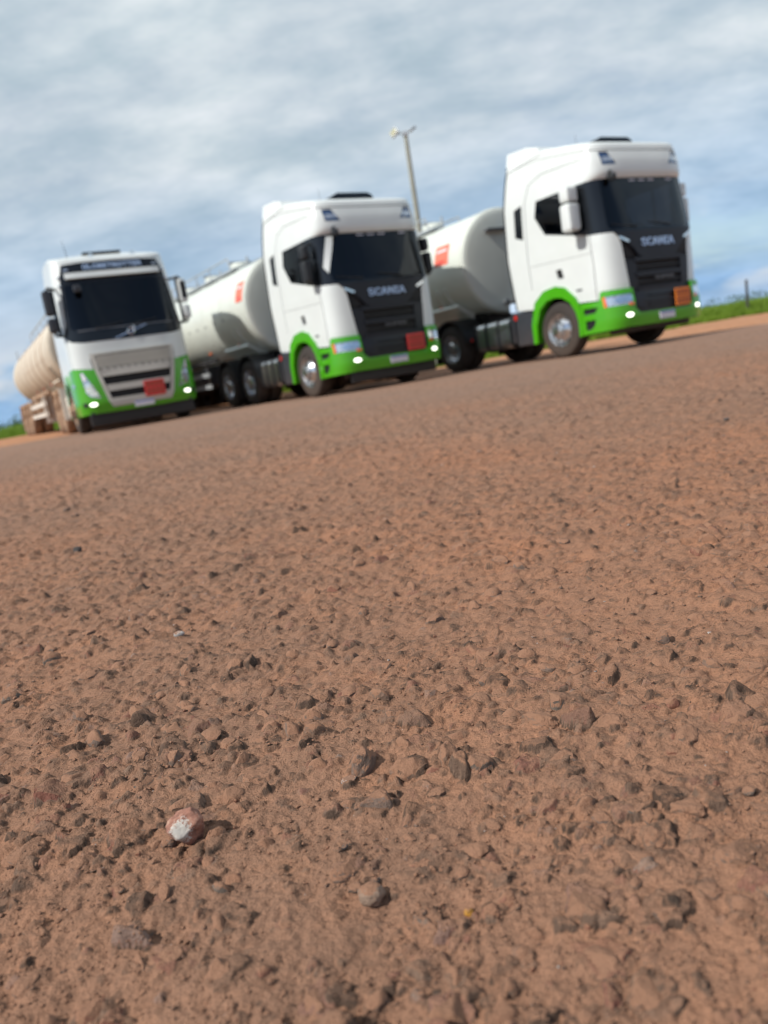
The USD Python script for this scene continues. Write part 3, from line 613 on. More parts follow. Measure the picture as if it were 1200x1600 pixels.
        th.add('fog_surround', B.panel(B.poly([('f', -1.16, .62), ('f', -1.075, .62), ('f', -1.075, .53), ('f', -1.15, .53)], m), .004, .01), 'black')
        th.add('side_marker', B.panel(Point((-1 if not m else 1) * abs(B.ts(.98, .95)), .99).buffer(.05), .006, .02), 'lens')
    # pale grille
    gr = th.group('grille')
    fr = gb.difference(B.poly([('f', -.765, 1.535), ('f', .765, 1.535), ('f', .73, 1.22), ('f', .60, .63), ('f', .55, .55), ('f', -.55, .55), ('f', -.60, .63), ('f', -.73, 1.22)]))
    S2 = Shell([.36, .55, 1.0, 1.6], [1.37, 1.43, 1.43, 1.40], [1.22, 1.25, 1.245, 1.225], [-1] * 4, .5, 4.6)
    th.add('grille_gap', S2.panel(gb.buffer(.012), -.012), 'mesh', gr)
    th.add('grille_frame', S2.panel(fr, .02, .05), 'cream', gr)
    th.add('upper_mesh', S2.panel(S2.poly([('f', -.75, 1.52), ('f', .75, 1.52), ('f', .72, 1.275), ('f', -.72, 1.275)]), .008), 'creammesh', gr)
    for k in range(7): th.add('mesh_bar', S2.panel(S2.poly([('f', -.75, 1.51 - k * .034), ('f', .75, 1.51 - k * .034), ('f', .75, 1.497 - k * .034), ('f', -.75, 1.497 - k * .034)]), .018, .012), 'cream', gr)
    for k in range(11):
        y = -.70 + k * .14; th.add('rivet', bx(1.43, 1.445, y - .03, y + .03, 1.232, 1.248), 'mesh', gr)
    for z0, z1, hw0, hw1 in ((1.09, 1.265, .685, .725), (.79, .92, .62, .65), (.50, .64, .56, .60)):
        th.add('slat', S2.panel(S2.poly([('f', -hw1, z1), ('f', hw1, z1), ('f', hw0, z0), ('f', -hw0, z0)]), .022, .06), 'cream', gr)
    hp = th.add('hazard_plate', bx(1.475, 1.492, .07, .49, .57, .89, .008), 'red', label='red hazard plate on the pale grille')
    th.add('plate_print', [bx(1.4925, 1.494, .09, .47, .725, .737)] + [bx(1.4925, 1.494, .12 + k * .09, .175 + k * .09, zz, zz + .09) for zz in (.615, .77) for k in range(4)], 'mark', hp)
    np_ = th.add('number_plate', bx(1.44, 1.455, -.18, .22, .40, .51, .005), 'plate')
    th.add('plate_band', bx(1.4555, 1.457, -.178, .218, .485, .508), 'blue', np_)
    out = [(-.70, .34), (-.70, .70), (-.56, 1.08), (-.30, 1.24), (.02, 1.28), (.26, 1.23), (.48, 1.03), (.585, .86), (.60, .60), (.575, .34)]
    inn = [(.525, .34), (.535, .60), (.48, .80), (.36, .98), (.18, 1.09), (-.02, 1.12), (-.24, 1.09), (-.44, .96), (-.57, .68), (-.60, .34)]
    for s in (-1, 1):
        th.add('wheel_arch', prism_y(out + inn, min(s * 1.08, s * 1.25), max(s * 1.08, s * 1.25)), 'green')
        a = np.array(inn[::-1]); th.add('wheel_housing', prism_y([tuple(p) for p in a] + [tuple(p + [0, .02]) for p in a[::-1]], min(s * .7, s * 1.2), max(s * .7, s * 1.2)), 'mesh')
        g = th.group('mirror')
        y0, y1 = sorted((s * 1.27, s * 1.45))
        th.add('mirror_cover', [bx(.98, 1.16, y0, y1, 2.42, 2.92, .06), bx(.98, 1.16, y0, y1, 2.08, 2.38, .06)], 'white' if s > 0 else 'charcoal', g)
        th.add('mirror_arm', [path_tube([[.9, s * 1.15, 2.95], [1.08, s * 1.30, 2.96], [1.1, s * 1.36, 2.9]], .028), path_tube([[.95, s * 1.2, 2.02], [1.08, s * 1.34, 2.03], [1.08, s * 1.36, 2.1]], .028), path_tube([[1.08, s * 1.25, 2.96], [1.08, s * 1.26, 2.03]], .03)], 'black', g)
        th.add('mirror_glass', [bx(.972, .979, y0 + .03, y1 - .03, 2.46, 2.88), bx(.972, .979, y0 + .03, y1 - .03, 2.12, 2.35)], 'mirror', g)
    th.add('mirror_front_panel', bx(1.161, 1.168, 1.31, 1.42, 2.50, 2.85, .003), 'black')
    th.add('floor_pan', [bx(-.9, -.65, -1.1, 1.1, 1.0, 1.1), bx(-.65, .55, -.75, .75, 1.1, 1.25), bx(.55, 1.25, -1.1, 1.1, .9, 1.0)], 'black')
    th.add('under_tray', bx(.6, 1.3, -1.05, 1.05, .34, .42, .02), 'black')
    th.add('air_dam', bx(1.18, 1.26, -1.08, 1.08, .12, .38, .03), 'black')
    th.add('roof_hatch', [bx(-.25, .3, -.36, .36, 3.62, 3.70, .02), bx(-.3, .35, -.40, .40, 3.70, 3.745, .02)], 'gloss')
    th.add('air_horn', [tube([.15, y, 3.62], [.72, y, 3.60], .02, .05) for y in (-.30, .55)], 'chrome')
    th.add('antenna', tube([.5, -.72, 3.5], [.42, -.76, 4.0], .008, .003), 'black')
    chassis(th, (-3.05, -4.40), -5.4, 'mud', 'mudrubber', 'mud', 'mud', 'rubber')
    for s in (-1, 1):
        y0, y1 = sorted((s * .70, s * 1.19))
        th.add('fuel_tank', prism_x(rounded([(s * .72, .33), (s * 1.19, .33), (s * 1.19, .93), (s * .72, .93)], .12), -2.3, -1.25), 'mudpale')
        th.add('side_locker', bx(-1.2, -.74, y0, y1, .33, .99, .04), 'mud')
    return th

# ------------------------------------------------------------------ tank trailers
def tanker(loc, yaw, label, group, xf, zc, ry, rz, length, paint, dirty, placard_at=None):
    yr = math.radians(yaw); cx = xf - length * .55
    th = Thing('tank_trailer', (loc[0] + cx * math.cos(yr), loc[1] + cx * math.sin(yr), loc[2]), yaw, label, 'tank trailer', group)
    th.shift = np.array([-cx, 0, 0])
    xe = xf - length
    fr, rb, sd = ('mud', 'mudrubber', 'mud') if dirty else ('chassis', 'rubber', 'charcoal')
    e = [(0, 0), (.4, .008), (.7, .022), (.88, .04), (.95, .055), (.985, .08), (1.0, .13)]
    prof = [(r, xf - d) for r, d in e] + [(1.0, xf - length * k / 12) for k in range(1, 12)] + [(r, xe + d) for r, d in e[::-1]]
    th.add('tank_shell', lathe_x(prof, 72, zc, ry, rz), paint, smooth=35)
    for k in range(1, 8):
        x = xf - .3 - k * (length - .6) / 8
        th.add('ring_seam', lathe_x([(1.0, x - .04), (1.010, x - .03), (1.010, x + .03), (1.0, x + .04)], 72, zc, ry, rz), 'mud' if dirty else paint)
    th.add('end_rim', lathe_x([(.995, xf - .13), (1.008, xf - .137), (1.008, xf - .165), (.995, xf - .172)], 72, zc, ry, rz), paint)
    zb = zc - rz
    # saddle ribs and the sloping skirts that carry the tank
    for s in (-1, 1):
        for k, x in enumerate((xf - .95, xf - 1.25)):
            a = np.linspace(math.radians(-62), math.radians(-20), 9)
            pts = [(s * ry * 1.0 * math.cos(t), zc + rz * math.sin(t)) for t in a] + [(s * ry * 1.045 * math.cos(t), zc + rz * 1.045 * math.sin(t)) for t in a[::-1]]
            th.add('saddle_rib', prism_x(pts, x - .03, x + .03), paint)
        y0, y1 = sorted((s * .38, s * .48))
        th.add('chassis_rail', bx(xe + .3, xf - .5, y0, y1, zb - .10, zb + .12), fr)
        th.add('skirt', prism_x([(s * .55, zb + .12), (s * 1.0, zb + .36), (s * 1.03, zb + .30), (s * .60, zb - .02)], xf - 2.2, xf - .7), paint)
        th.add('side_board', bx(xf - length * .62, xf - 2.6, min(s * 1.06, s * 1.13), max(s * 1.06, s * 1.13), zb + .10, zb + .20), fr)
    th.add('king_pin_plate', bx(xf - 2.3, xf - .35, -.6, .6, zb - .12, zb - .04) if zb - .12 > 1.13 else bx(xf - 2.3, xf - .35, -.55, .55, 1.125, 1.16), fr)
    for k, x in enumerate(np.linspace(xf - 2.4, xe + .5, 7)): th.add('cross_member', bx(x - .05, x + .05, -.9, .9, zb - .05, zb + .06), fr)
    # walkway, covers and the folding handrail on top
    zt = zc + rz
    th.add('walkway', bx(xf - length * .82, xf - 2.0, -.45, .45, zt - .02, zt + .03), 'mudpale' if dirty else 'galv')
    for k in range(4):
        x = xf - 2.6 - k * (length - 5) / 3.2
        m = lathe_y([(.28, 0), (.28, .14), (.24, .20), (0, .22)], 24); v = np.array(m.vertices); m.vertices = np.c_[v[:, 0] + x, v[:, 2], v[:, 1] + zt + .02]; trimesh.repair.fix_normals(m)
        c = th.add('manhole_cover', m, 'mudpale' if dirty else 'tank')
        th.add('cover_clamp', [bx(x - .05, x + .05, -.30, .30, zt + .22, zt + .27), tube([x + .26, .1, zt + .1], [x + .26, .1, zt + .34], .03)], 'galv', c)
    for s in (-1, 1):
        rail = [path_tube([[xf - 2.1, s * .5, zt + .02], [xf - 2.2, s * .5, zt + .28], [xf - length * .8, s * .5, zt + .28], [xf - length * .8, s * .5, zt]], .02, 6)]
        th.add('handrail', rail + [tube([x, s * .5, zt - .02], [x, s * .5, zt + .28], .015, n=6) for x in np.linspace(xf - 3.5, xf - length * .7, 5)], 'galv')
    # running gear
    ax = [xe + 3.6, xe + 2.35, xe + 1.1]
    for x in ax:
        th.add('axle', tube([x, -.95, .51], [x, .95, .51], .08), fr)
        for s in (-1, 1):
            wheel(th, x, s * 1.24, s, True, 'rear', rb, 'mud' if dirty else 'steel')
            th.add('suspension', bx(x - .45, x + .45, min(s * .38, s * .48), max(s * .38, s * .48), .6, zb), fr)
    for s in (-1, 1):
        y0, y1 = sorted((s * .72, s * 1.26))
        for x in ax:
            arc = [(x + .61 * math.cos(a), .52 + .61 * math.sin(a)) for a in np.linspace(.3, PI - .3, 14)]; arc2 = [(x + .58 * math.cos(a), .52 + .58 * math.sin(a)) for a in np.linspace(PI - .3, .3, 14)]
            th.add('mudguard', prism_y(arc + arc2, y0, y1), sd)
            th.add('mudflap', bx(x - .62, x - .60, y0, y1, .2, .75), sd)
        th.add('landing_leg', [bx(xf - 2.75, xf - 2.6, s * .75 - .07, s * .75 + .07, .45, zb + .1), bx(xf - 2.72, xf - 2.63, s * .75 - .05, s * .75 + .05, .28, .5), bx(xf - 2.8, xf - 2.55, s * .75 - .12, s * .75 + .12, .24, .28)], fr)
        for z in (.55, .85): th.add('side_guard', bx(ax[0] + .75, xf - 3.1, min(s * 1.16, s * 1.20), max(s * 1.16, s * 1.20), z, z + .11), 'mudpale' if dirty else 'galv')
        for x in np.linspace(ax[0] + .9, xf - 3.3, 3): th.add('guard_post', bx(x - .03, x + .03, min(s * 1.11, s * 1.16), max(s * 1.11, s * 1.16), .5, zb + .15), fr)
        th.add('hose_box', bx(xf - 5.2, xf - 3.4, min(s * .62, s * 1.08), max(s * .62, s * 1.08), .62, zb + .04, .04), 'mudpale' if dirty else 'charcoal')
        for k in range(10):
            x = xf - 1.5 - k * .62; yy = ry * math.cos(-.14) * 1.002
            a = -.12; th.add('reflector', bx(x - .05, x + .05, s * yy - .006, s * yy + .006, zc - .14, zc - .10), 'steel' if not dirty else 'mud')
        for k in range(4):
            x = xf - 1.45 - k * 2.0; t_ = math.radians(-42)
            yy, z_ = ry * math.cos(t_) * 1.01, zc + rz * math.sin(t_)
            th.add('side_marker', bx(x - .05, x + .05, min(s * yy, s * (yy + .05)), max(s * yy, s * (yy + .05)), z_ - .03, z_ + .03, .01), 'amber')
        if dirty:
            for x in (-1.75, -5.6): th.add('side_panel', bx(x - .04, x, min(s * .8, s * 1.24), max(s * .8, s * 1.24), .35, 1.1, .01), 'mudpale')
    th.add('rear_bumper', bx(xe + .05, xe + .18, -1.2, 1.2, .5, .72), fr)
    th.add('ladder', [tube([xe - .06, y, .9], [xe - .02, y, zt], .02) for y in (-.85, -.55)] + [tube([xe - .05, -.85, z], [xe - .05, -.55, z], .015) for z in np.arange(1.1, zt, .3)], 'galv')
    th.add('tail_light', [bx(xe, xe + .04, y - .2, y + .2, .75, .88) for y in (-.9, .9)], 'redlens')
    if placard_at:
        x0, x1, z0, z1 = placard_at
        for s in (-1, 1):
            z = np.linspace(z0, z1, 10); ang = np.arcsin(np.clip((z - zc) / rz, -1, 1)); y = s * ry * np.cos(ang) * 1.004
            def patch(xa, xb, i0, i1, o):
                zz, aa = z[i0:i1], ang[i0:i1]; yy = s * (ry * np.cos(aa) + o); n = len(zz)
                v = np.vstack([np.c_[np.full(n, xa), yy, zz + o * np.sin(aa)], np.c_[np.full(n, xb), yy, zz + o * np.sin(aa)]])
                f = []
                for i in range(n - 1): f += [[i, i + 1, n + i + 1], [i, n + i + 1, n + i]]
                return trimesh.Trimesh(v, f, process=False)
            p = th.add('side_placard', patch(x0, x1, 0, 10, .012), 'placard', smooth=True, label='red rectangular sign on the tank side')
            th.add('placard_stripe', patch(x0 + .06, x1 - .06, 6, 7 + 1, .016), 'plate', p, smooth=True)
            th.add('placard_mark', patch(x0 + (x1 - x0) * .25, x1 - (x1 - x0) * .25, 1, 3, .016), 'redlens', p, smooth=True)
    # pipes and valves low on the front end
    th.add('front_valves', [tube([xf - .12, -.2 + .2 * k, zc - rz * .80], [xf + .06, -.2 + .2 * k, zc - rz * .80], .06) for k in range(3)], 'steel')
    th.add('front_step', bx(xf - .06, xf + .10, -.55, .55, zc + rz * .55, zc + rz * .55 + .05), 'steel')
    return th

GT = 'green and white tanker lorries parked side by side'
TR, TM, TV = (4.888, 15.246, 0), (0.021, 16.223, 0), (-5.21, 17.56, 0)
YR, YM, YV = -60.66, -58.75, -64.0
scania('tractor_unit', TR, YR, 'white cab with white mirrors, green bumper and orange hazard plate, rightmost of the lorries', (-3.50,), 'white', 'orange', 'orange hazard plate on the black grille', GT, False, (-2.62, -1.42))
scania('tractor_unit', TM, YM, 'white cab with black mirrors, green bumper and red plate, parked between the two other lorries', (-3.05, -4.38), 'black', 'red', 'red hazard plate on the black grille', GT, True, (-2.40, -1.40))
volvo(TV, YV, 'white cab with white sun visor and pale grille above a green bumper, leftmost lorry', GT)
GTT = 'tank trailers behind the parked lorries'
tanker(TR, YR, 'clean off-white tank trailer coupled behind the lorry with the orange hazard plate', GTT, -2.62, 2.25, 1.20, 1.13, 10.5, 'tank', False, (-3.72, -3.22, 2.36, 2.78))
tanker(TM, YM, 'clean off-white tank trailer coupled behind the middle lorry with black mirrors', GTT, -2.50, 2.20, 1.20, 1.13, 11.0, 'tank', False, (-3.05, -2.66, 2.34, 2.76))
tanker(TV, YV + 2.0, 'dust-covered tan tank trailer with muddy wheels, coupled behind the leftmost lorry', GTT, -2.3, 2.10, 1.18, 1.06, 12.0, 'dusty', True)

# ------------------------------------------------------------------ road surface: dusty chippings
RD = np.random.default_rng(11)
def edge_y(x):
    return 18.0 + 2.3 * np.clip((x + 8.5) / 2, 0, 1) * np.clip((5.5 - x) / 3, 0, 1) + .5 * np.sin(x * .35 + 1) + .35 * np.sin(x * 1.1) - np.clip((x - 4.5) * .62, 0, 2.6) + np.clip((x - 9) * .3, 0, 6) * 0
def relief(x, y):
    """height of the bare dusty surface"""
    p = np.stack([x, y, np.zeros_like(x)], -1); N = meshkit.noise
    far = np.clip((15 - y) / 9, 0, 1)
    return (.010 * (N(p * 1.6, 1) - .5) + .007 * (N(p * 7, 2) - .5) + .0055 * (N(p * 26, 3) - .5) + .0042 * (N(p * 75, 4) - .5) + .0026 * (N(p * 190, 5) - .5) + .0011 * (N(p * 420, 6) - .5)) * far
# one table of chippings: centre, half sizes, turn, peak, two facets
def chips(y0, y1, density, rlo, rhi, rmed):
    area_x = 1.5
    n = int(density * (y1 ** 2 - y0 ** 2) / 2 * 2 * area_x)
    y = np.sqrt(RD.uniform(y0 ** 2, y1 ** 2, n)); x = y * RD.uniform(-area_x, area_x, n)
    r = np.clip(rmed * np.exp(RD.normal(0, .42, n)), rlo, rhi)
    return np.stack([x, y, r, r * RD.uniform(.55, .95, n), RD.uniform(0, PI, n), r * RD.uniform(.35, 1.05, n), RD.uniform(-.6, .6, n), RD.uniform(-.55, .55, n), RD.uniform(.5, .95, n), RD.uniform(0, 1, n)], 1)
C = np.vstack([chips(.22, 1.2, 800, .006, .016, .0090), chips(.22, 1.2, 8500, .002, .008, .0037), chips(1.2, 3.0, 800, .007, .017, .0095), chips(1.2, 3.0, 4200, .004, .010, .0058), chips(3.0, 8.2, 1050, .009, .021, .012), chips(8.2, 12.5, 380, .012, .026, .017)])
# some stretches are worn bare, others lie smooth under dust
worn = .62 * meshkit.noise(np.c_[C[:, :2] * 4.3, np.zeros(len(C))], 51) + .38 * meshkit.noise(np.c_[C[:, :2] * 13, np.zeros(len(C))], 52)
C = C[(worn + .12 * (C[:, 1] > 1.2) > RD.uniform(.05, .42, len(C))) & (RD.uniform(0, 1, len(C)) < np.clip((13.0 - C[:, 1]) / 5.0, 0, 1))]
C = np.vstack([C, chips(.28, .85, 420, .009, .020, .0125)])
tree = cKDTree(C[:, :2])
# surface grid, fine near the camera's foot
ys = [.24]
while ys[-1] < 14.2: ys.append(ys[-1] * (1.00305 if ys[-1] < 7 else 1.0042))
ys = np.array(ys); ss = np.r_[np.linspace(-1.45, -.80, 70)[:-1], np.linspace(-.80, .80, 521), np.linspace(.80, 1.45, 70)[1:]]
gy, gs = np.meshgrid(ys, ss, indexing='ij'); gx = gy * gs
P2 = np.stack([gx.ravel(), gy.ravel()], 1)
base = relief(P2[:, 0], P2[:, 1])
# chippings that stand as bodies of their own: those that show largest
px = np.array([C[:, 2] / np.hypot(C[:, 1], .342)]).ravel()
frame_ok = []
def project(x, y, z):
    d = np.stack([x, y, z - CAM_H], -1); w = d @ fw
    return 384 + 765 * (d @ RIGHT) / w, 512 - 765 * (d @ UP) / w
ux, uy = project(C[:, 0], C[:, 1], np.zeros(len(C)))
inside = (ux > -10) & (ux < 778) & (uy < 1036)
order = np.argsort(-np.where(inside, px, 0)); own, taken = [], []
for i in order:
    if len(own) >= 299: break
    if px[i] <= 0 or not inside[i]: break
    if any((C[i, 0] - C[j, 0]) ** 2 + (C[i, 1] - C[j, 1]) ** 2 < (.85 * (C[i, 2] + C[j, 2])) ** 2 for j in own): continue
    own.append(i)
own_set = np.zeros(len(C), bool); own_set[own] = True
big = np.zeros(len(P2)); mask = np.zeros(len(P2)); tone = np.zeros(len(P2))
near = P2[:, 1] < 12.9
dist, idx = tree.query(P2[near], k=7)
hh = np.zeros(near.sum()); mm = np.zeros(near.sum()); tt_ = np.zeros(near.sum())
for k in range(7):
    c = C[idx[:, k]]; d = P2[near] - c[:, :2]; ca, sa = np.cos(c[:, 4]), np.sin(c[:, 4])
    u = (d[:, 0] * ca + d[:, 1] * sa) / c[:, 2]; v = (-d[:, 0] * sa + d[:, 1] * ca) / c[:, 3]
    wob = 1 + .20 * np.sin(3 * np.arctan2(v, u) + 9 * c[:, 9]) + .10 * np.sin(5 * np.arctan2(v, u) + 4 * c[:, 9])
    q = np.hypot(u, v) * wob
    dome = c[:, 5] * (1 - np.clip(q, 0, 1.3) ** 4.0)
    facet = c[:, 5] * (c[:, 8] + c[:, 6] * u + c[:, 7] * v)
    h = np.minimum(dome, facet)
    o = own_set[idx[:, k]]
    h = np.where(o, np.minimum(h, c[:, 5] * .30), h)
    h = np.where(q < 1.25, h, 0); h = np.maximum(h, 0)
    better = h > hh
    mm = np.where(better, np.clip(h / (.25 * c[:, 5] + 1e-6), 0, 1) * (.15 + .85 * c[:, 9]), mm); tt_ = np.where(better, c[:, 9] * 7.31 % 1, tt_)
    # dust heaped at the foot
    skirt = .16 * c[:, 5] * np.exp(-np.clip(q - .8, 0, 3) ** 2 * 4)
    hh = np.maximum(hh, np.maximum(h, skirt * (q < 2.2)))
zz_ = base.copy(); zz_[near] += hh
mask[near] = mm; tone[near] = tt_
# the sheet fades to level at its rim so that it meets the coarser road
fade = np.clip((1.45 - np.abs(gs)) / .08, 0, 1) * np.clip((gy - .24) / .03, 0, 1) * np.clip((14.2 - gy) / 2.5, 0, 1)
zz_ = (zz_ * fade.ravel())
nr, nc = gy.shape
gi = np.arange(nr * nc).reshape(nr, nc)
quads = np.stack([gi[:-1, :-1], gi[:-1, 1:], gi[1:, 1:], gi[1:, :-1]], -1).reshape(-1, 4)
# coarse road round it, up to the crumbling edge of the asphalt
hole = Polygon([(ys[0] * -1.45, ys[0]), (ys[0] * 1.45, ys[0]), (ys[-1] * 1.45, ys[-1]), (ys[-1] * -1.45, ys[-1])])
ex = np.arange(-70, 70.1, .5)
road = Polygon([(-70, -30), (70, -30)] + [(float(x), float(edge_y(x) + .18 * meshkit.noise(np.array([[x * 2.1, 0, 0]]), 9)[0])) for x in ex[::-1]])
rv, rf = trimesh.creation.triangulate_polygon(road.difference(hole), engine='earcut')
rv3 = np.c_[rv, np.zeros(len(rv))]
ar = np.cross(rv[rf[:, 1]] - rv[rf[:, 0]], rv[rf[:, 2]] - rv[rf[:, 0]]); rf[ar < 0] = rf[ar < 0][:, ::-1]
allv = np.vstack([np.c_[P2, zz_], rv3]); allf = np.vstack([quads[:, [0, 1, 2]], quads[:, [0, 2, 3]], rf + len(P2)])

ground_nodes = {
    'g': ('geometry', {}), 'st': ('attribute', {'attribute': 'chipping'}), 'tn': ('attribute', {'attribute': 'tone'}),
    'n1': ('noise_texture', {'scale': 0.55, 'detail': 5.0, 'roughness': 0.55}), 'n2': ('noise_texture', {'scale': 11.0, 'detail': 6.0, 'roughness': 0.65}), 'n3': ('noise_texture', {'scale': 420.0, 'detail': 3.0, 'roughness': 0.7}),
    'n4': ('noise_texture', {'scale': 60.0, 'detail': 6.0, 'roughness': 0.7}), 'vo': ('voronoi_texture', {'scale': 620.0}),
    'wide': ('rgb_ramp', {'ramp': [(0.36, (0.232, 0.129, 0.083)), (0.50, (0.290, 0.147, 0.087)), (0.62, (0.330, 0.148, 0.078))]}),
    'small': ('rgb_ramp', {'ramp': [(0.3, (0.78, 0.80, 0.82)), (0.5, (1, 1, 1)), (0.72, (1.14, 1.06, 0.98))]}),
    'grain': ('rgb_ramp', {'ramp': [(0.26, (0.45, 0.43, 0.42)), (0.42, (0.9, 0.9, 0.9)), (0.55, (1, 1, 1)), (0.68, (1.18, 1.17, 1.15)), (0.76, (1.9, 1.9, 1.85))]}),
    'm1': ('mix_color', {'blend_type': 'multiply', 'fac': 0.9, 'use_clamp': False}), 'm2': ('mix_color', {'blend_type': 'multiply', 'fac': 0.8, 'use_clamp': False}),
    'stone': ('rgb_ramp', {'ramp': [(0.0, (0.040, 0.028, 0.021)), (0.4, (0.088, 0.058, 0.042)), (0.7, (0.16, 0.105, 0.075)), (0.93, (0.18, 0.07, 0.05)), (1.0, (0.21, 0.165, 0.135))]}),
    'dn': ('map_range', {'from_min': 0.36, 'from_max': 0.62, 'to_min': 0.15, 'to_max': 1.0, 'clamp': True}), 'dm': ('math', {'math_type': 'multiply', 'use_clamp': True}),
    # dust does not lie on the steep flanks
    'sn': ('separate_xyz', {}), 'steep': ('map_range', {'from_min': 0.86, 'from_max': 0.60, 'to_min': 0.0, 'to_max': 0.9, 'clamp': True}), 'ex': ('math', {'math_type': 'maximum', 'use_clamp': True}),
    'mx': ('mix_color', {}), 'm3': ('mix_color', {'blend_type': 'multiply', 'fac': 0.7}),
    'b1': ('bump', {'strength': 0.9, 'distance': 0.0022}), 'b2': ('bump', {'strength': 0.75, 'distance': 0.008}),
    # far part: chippings that are too small there to be shaped
    'sep': ('separate_xyz', {}), 'far': ('map_range', {'from_min': 0.7, 'from_max': 7.5, 'to_min': 0.0, 'to_max': 1.0, 'clamp': True}),
    'fn': ('noise_texture', {'scale': 38.0, 'detail': 4.0, 'roughness': 0.7}), 'fr': ('rgb_ramp', {'ramp': [(0.30, (0.62, 0.62, 0.64)), (0.5, (1.0, 1.0, 1.0)), (0.7, (1.12, 1.08, 1.05))]}),
    'fg': ('mix_color', {'blend_type': 'mix', 'b': (0.200, 0.128, 0.092)}), 'ff': ('math', {'math_type': 'multiply', 'value2': 0.75}), 'm4': ('mix_color', {'blend_type': 'multiply', 'use_clamp': False}),
    'p': ('principled_bsdf', {'roughness': 0.92, 'specular_ior_level': 0.25}),
}
ground_links = [('g.position', f'{n}.vector') for n in ('n1', 'n2', 'n3', 'n4', 'vo', 'fn')] + [('n1.fac', 'wide.fac'), ('n2.fac', 'small.fac'), ('n3.fac', 'grain.fac'), ('wide.color', 'm1.a'), ('small.color', 'm1.b'), ('m1.result', 'm2.a'), ('grain.color', 'm2.b'),
    ('tn.fac', 'stone.fac'), ('n4.fac', 'dn.value'), ('st.fac', 'dm.value1'), ('dn.result', 'dm.value2'), ('g.normal', 'sn.vector'), ('sn.z', 'steep.value'), ('dm.value', 'ex.value1'), ('steep.result', 'ex.value2'), ('m2.result', 'mx.a'), ('stone.color', 'm3.a'), ('grain.color', 'm3.b'), ('m3.result', 'mx.b'), ('ex.value', 'mx.fac'),
    ('g.position', 'sep.vector'), ('sep.y', 'far.value'), ('far.result', 'ff.value1'), ('ff.value', 'fg.fac'), ('mx.result', 'fg.a'), ('fn.fac', 'fr.fac'), ('fg.result', 'm4.a'), ('fr.color', 'm4.b'), ('far.result', 'm4.fac'), ('m4.result', 'p.base_color'),
    ('n3.fac', 'b1.height'), ('n4.fac', 'b2.height'), ('b1.normal', 'b2.normal'), ('b2.normal', 'p.normal')]
L['road'] = usdkit.material(stage, '/World/Looks/dusty_chippings', ground_nodes, ground_links, surface='p.BSDF')
rm = usdkit.mesh(stage, '/World/road', (allv, allf), L['road'], smooth=True)
tag(rm.GetPrim(), 'asphalt road of stone chippings under a coat of red-brown dust', None, None, 'structure')
for nm, arr in (('chipping', np.r_[mask, np.zeros(len(rv))]), ('tone', np.r_[tone, np.full(len(rv), .5)])):
    UsdGeom.PrimvarsAPI(rm).CreatePrimvar(nm, Sdf.ValueTypeNames.FloatArray, 'vertex').Set(Vt.FloatArray.FromNumpy(arr.astype(np.float32)))

def stone_material(name, ramp, dust=0.45, scale=45.0):
    return usdkit.material(stage, '/World/Looks/' + name, {
        'g': ('geometry', {}), 'oi': ('object_info', {}), 'n': ('noise_texture', {'scale': scale * 2.4, 'detail': 7.0, 'roughness': 0.7}), 'r': ('rgb_ramp', {'ramp': ramp}),
        'd': ('noise_texture', {'scale': scale, 'detail': 6.0, 'roughness': 0.65}), 'sx': ('separate_xyz', {}), 'up': ('map_range', {'from_min': 0.1, 'from_max': 0.95, 'to_min': -0.30, 'to_max': 0.20, 'clamp': True}),
        'ad': ('math', {'math_type': 'add'}), 'dr': ('map_range', {'from_min': 0.62 - dust * .45, 'from_max': 0.70 - dust * .35, 'to_min': 0.0, 'to_max': 0.92, 'clamp': True}),
        'mx': ('mix_color', {'b': (0.284, 0.146, 0.087)}), 'gn': ('noise_texture', {'scale': 500.0, 'detail': 3.0, 'roughness': 0.7}), 'b': ('bump', {'strength': 0.9, 'distance': 0.002}), 'b2': ('bump', {'strength': 0.8, 'distance': 0.006}),
        'p': ('principled_bsdf', {'roughness': 0.88, 'specular_ior_level': 0.3})},
        [('g.position', 'n.vector'), ('n.fac', 'r.fac'), ('g.position', 'd.vector'), ('g.true_normal', 'sx.vector'), ('sx.z', 'up.value'), ('d.fac', 'ad.value1'), ('up.result', 'ad.value2'), ('ad.value', 'dr.value'), ('dr.result', 'mx.fac'), ('r.color', 'mx.a'), ('mx.result', 'p.base_color'),
         ('g.position', 'gn.vector'), ('gn.fac', 'b.height'), ('n.fac', 'b2.height'), ('b.normal', 'b2.normal'), ('b2.normal', 'p.normal')], surface='p.BSDF')
SM = [stone_material('grey_brown_stone', [(0.3, (0.10, 0.075, 0.06)), (0.6, (0.18, 0.125, 0.098)), (0.8, (0.30, 0.215, 0.17))], .8),
      stone_material('brown_stone', [(0.3, (0.13, 0.085, 0.06)), (0.6, (0.22, 0.14, 0.10)), (0.8, (0.33, 0.21, 0.15))], .9),
      stone_material('grey_stone', [(0.3, (0.085, 0.068, 0.057)), (0.6, (0.16, 0.125, 0.10)), (0.8, (0.29, 0.225, 0.18))], .7),
      stone_material('rust_stone', [(0.3, (0.17, 0.07, 0.045)), (0.6, (0.26, 0.12, 0.08)), (0.8, (0.30, 0.20, 0.15))], .5)]
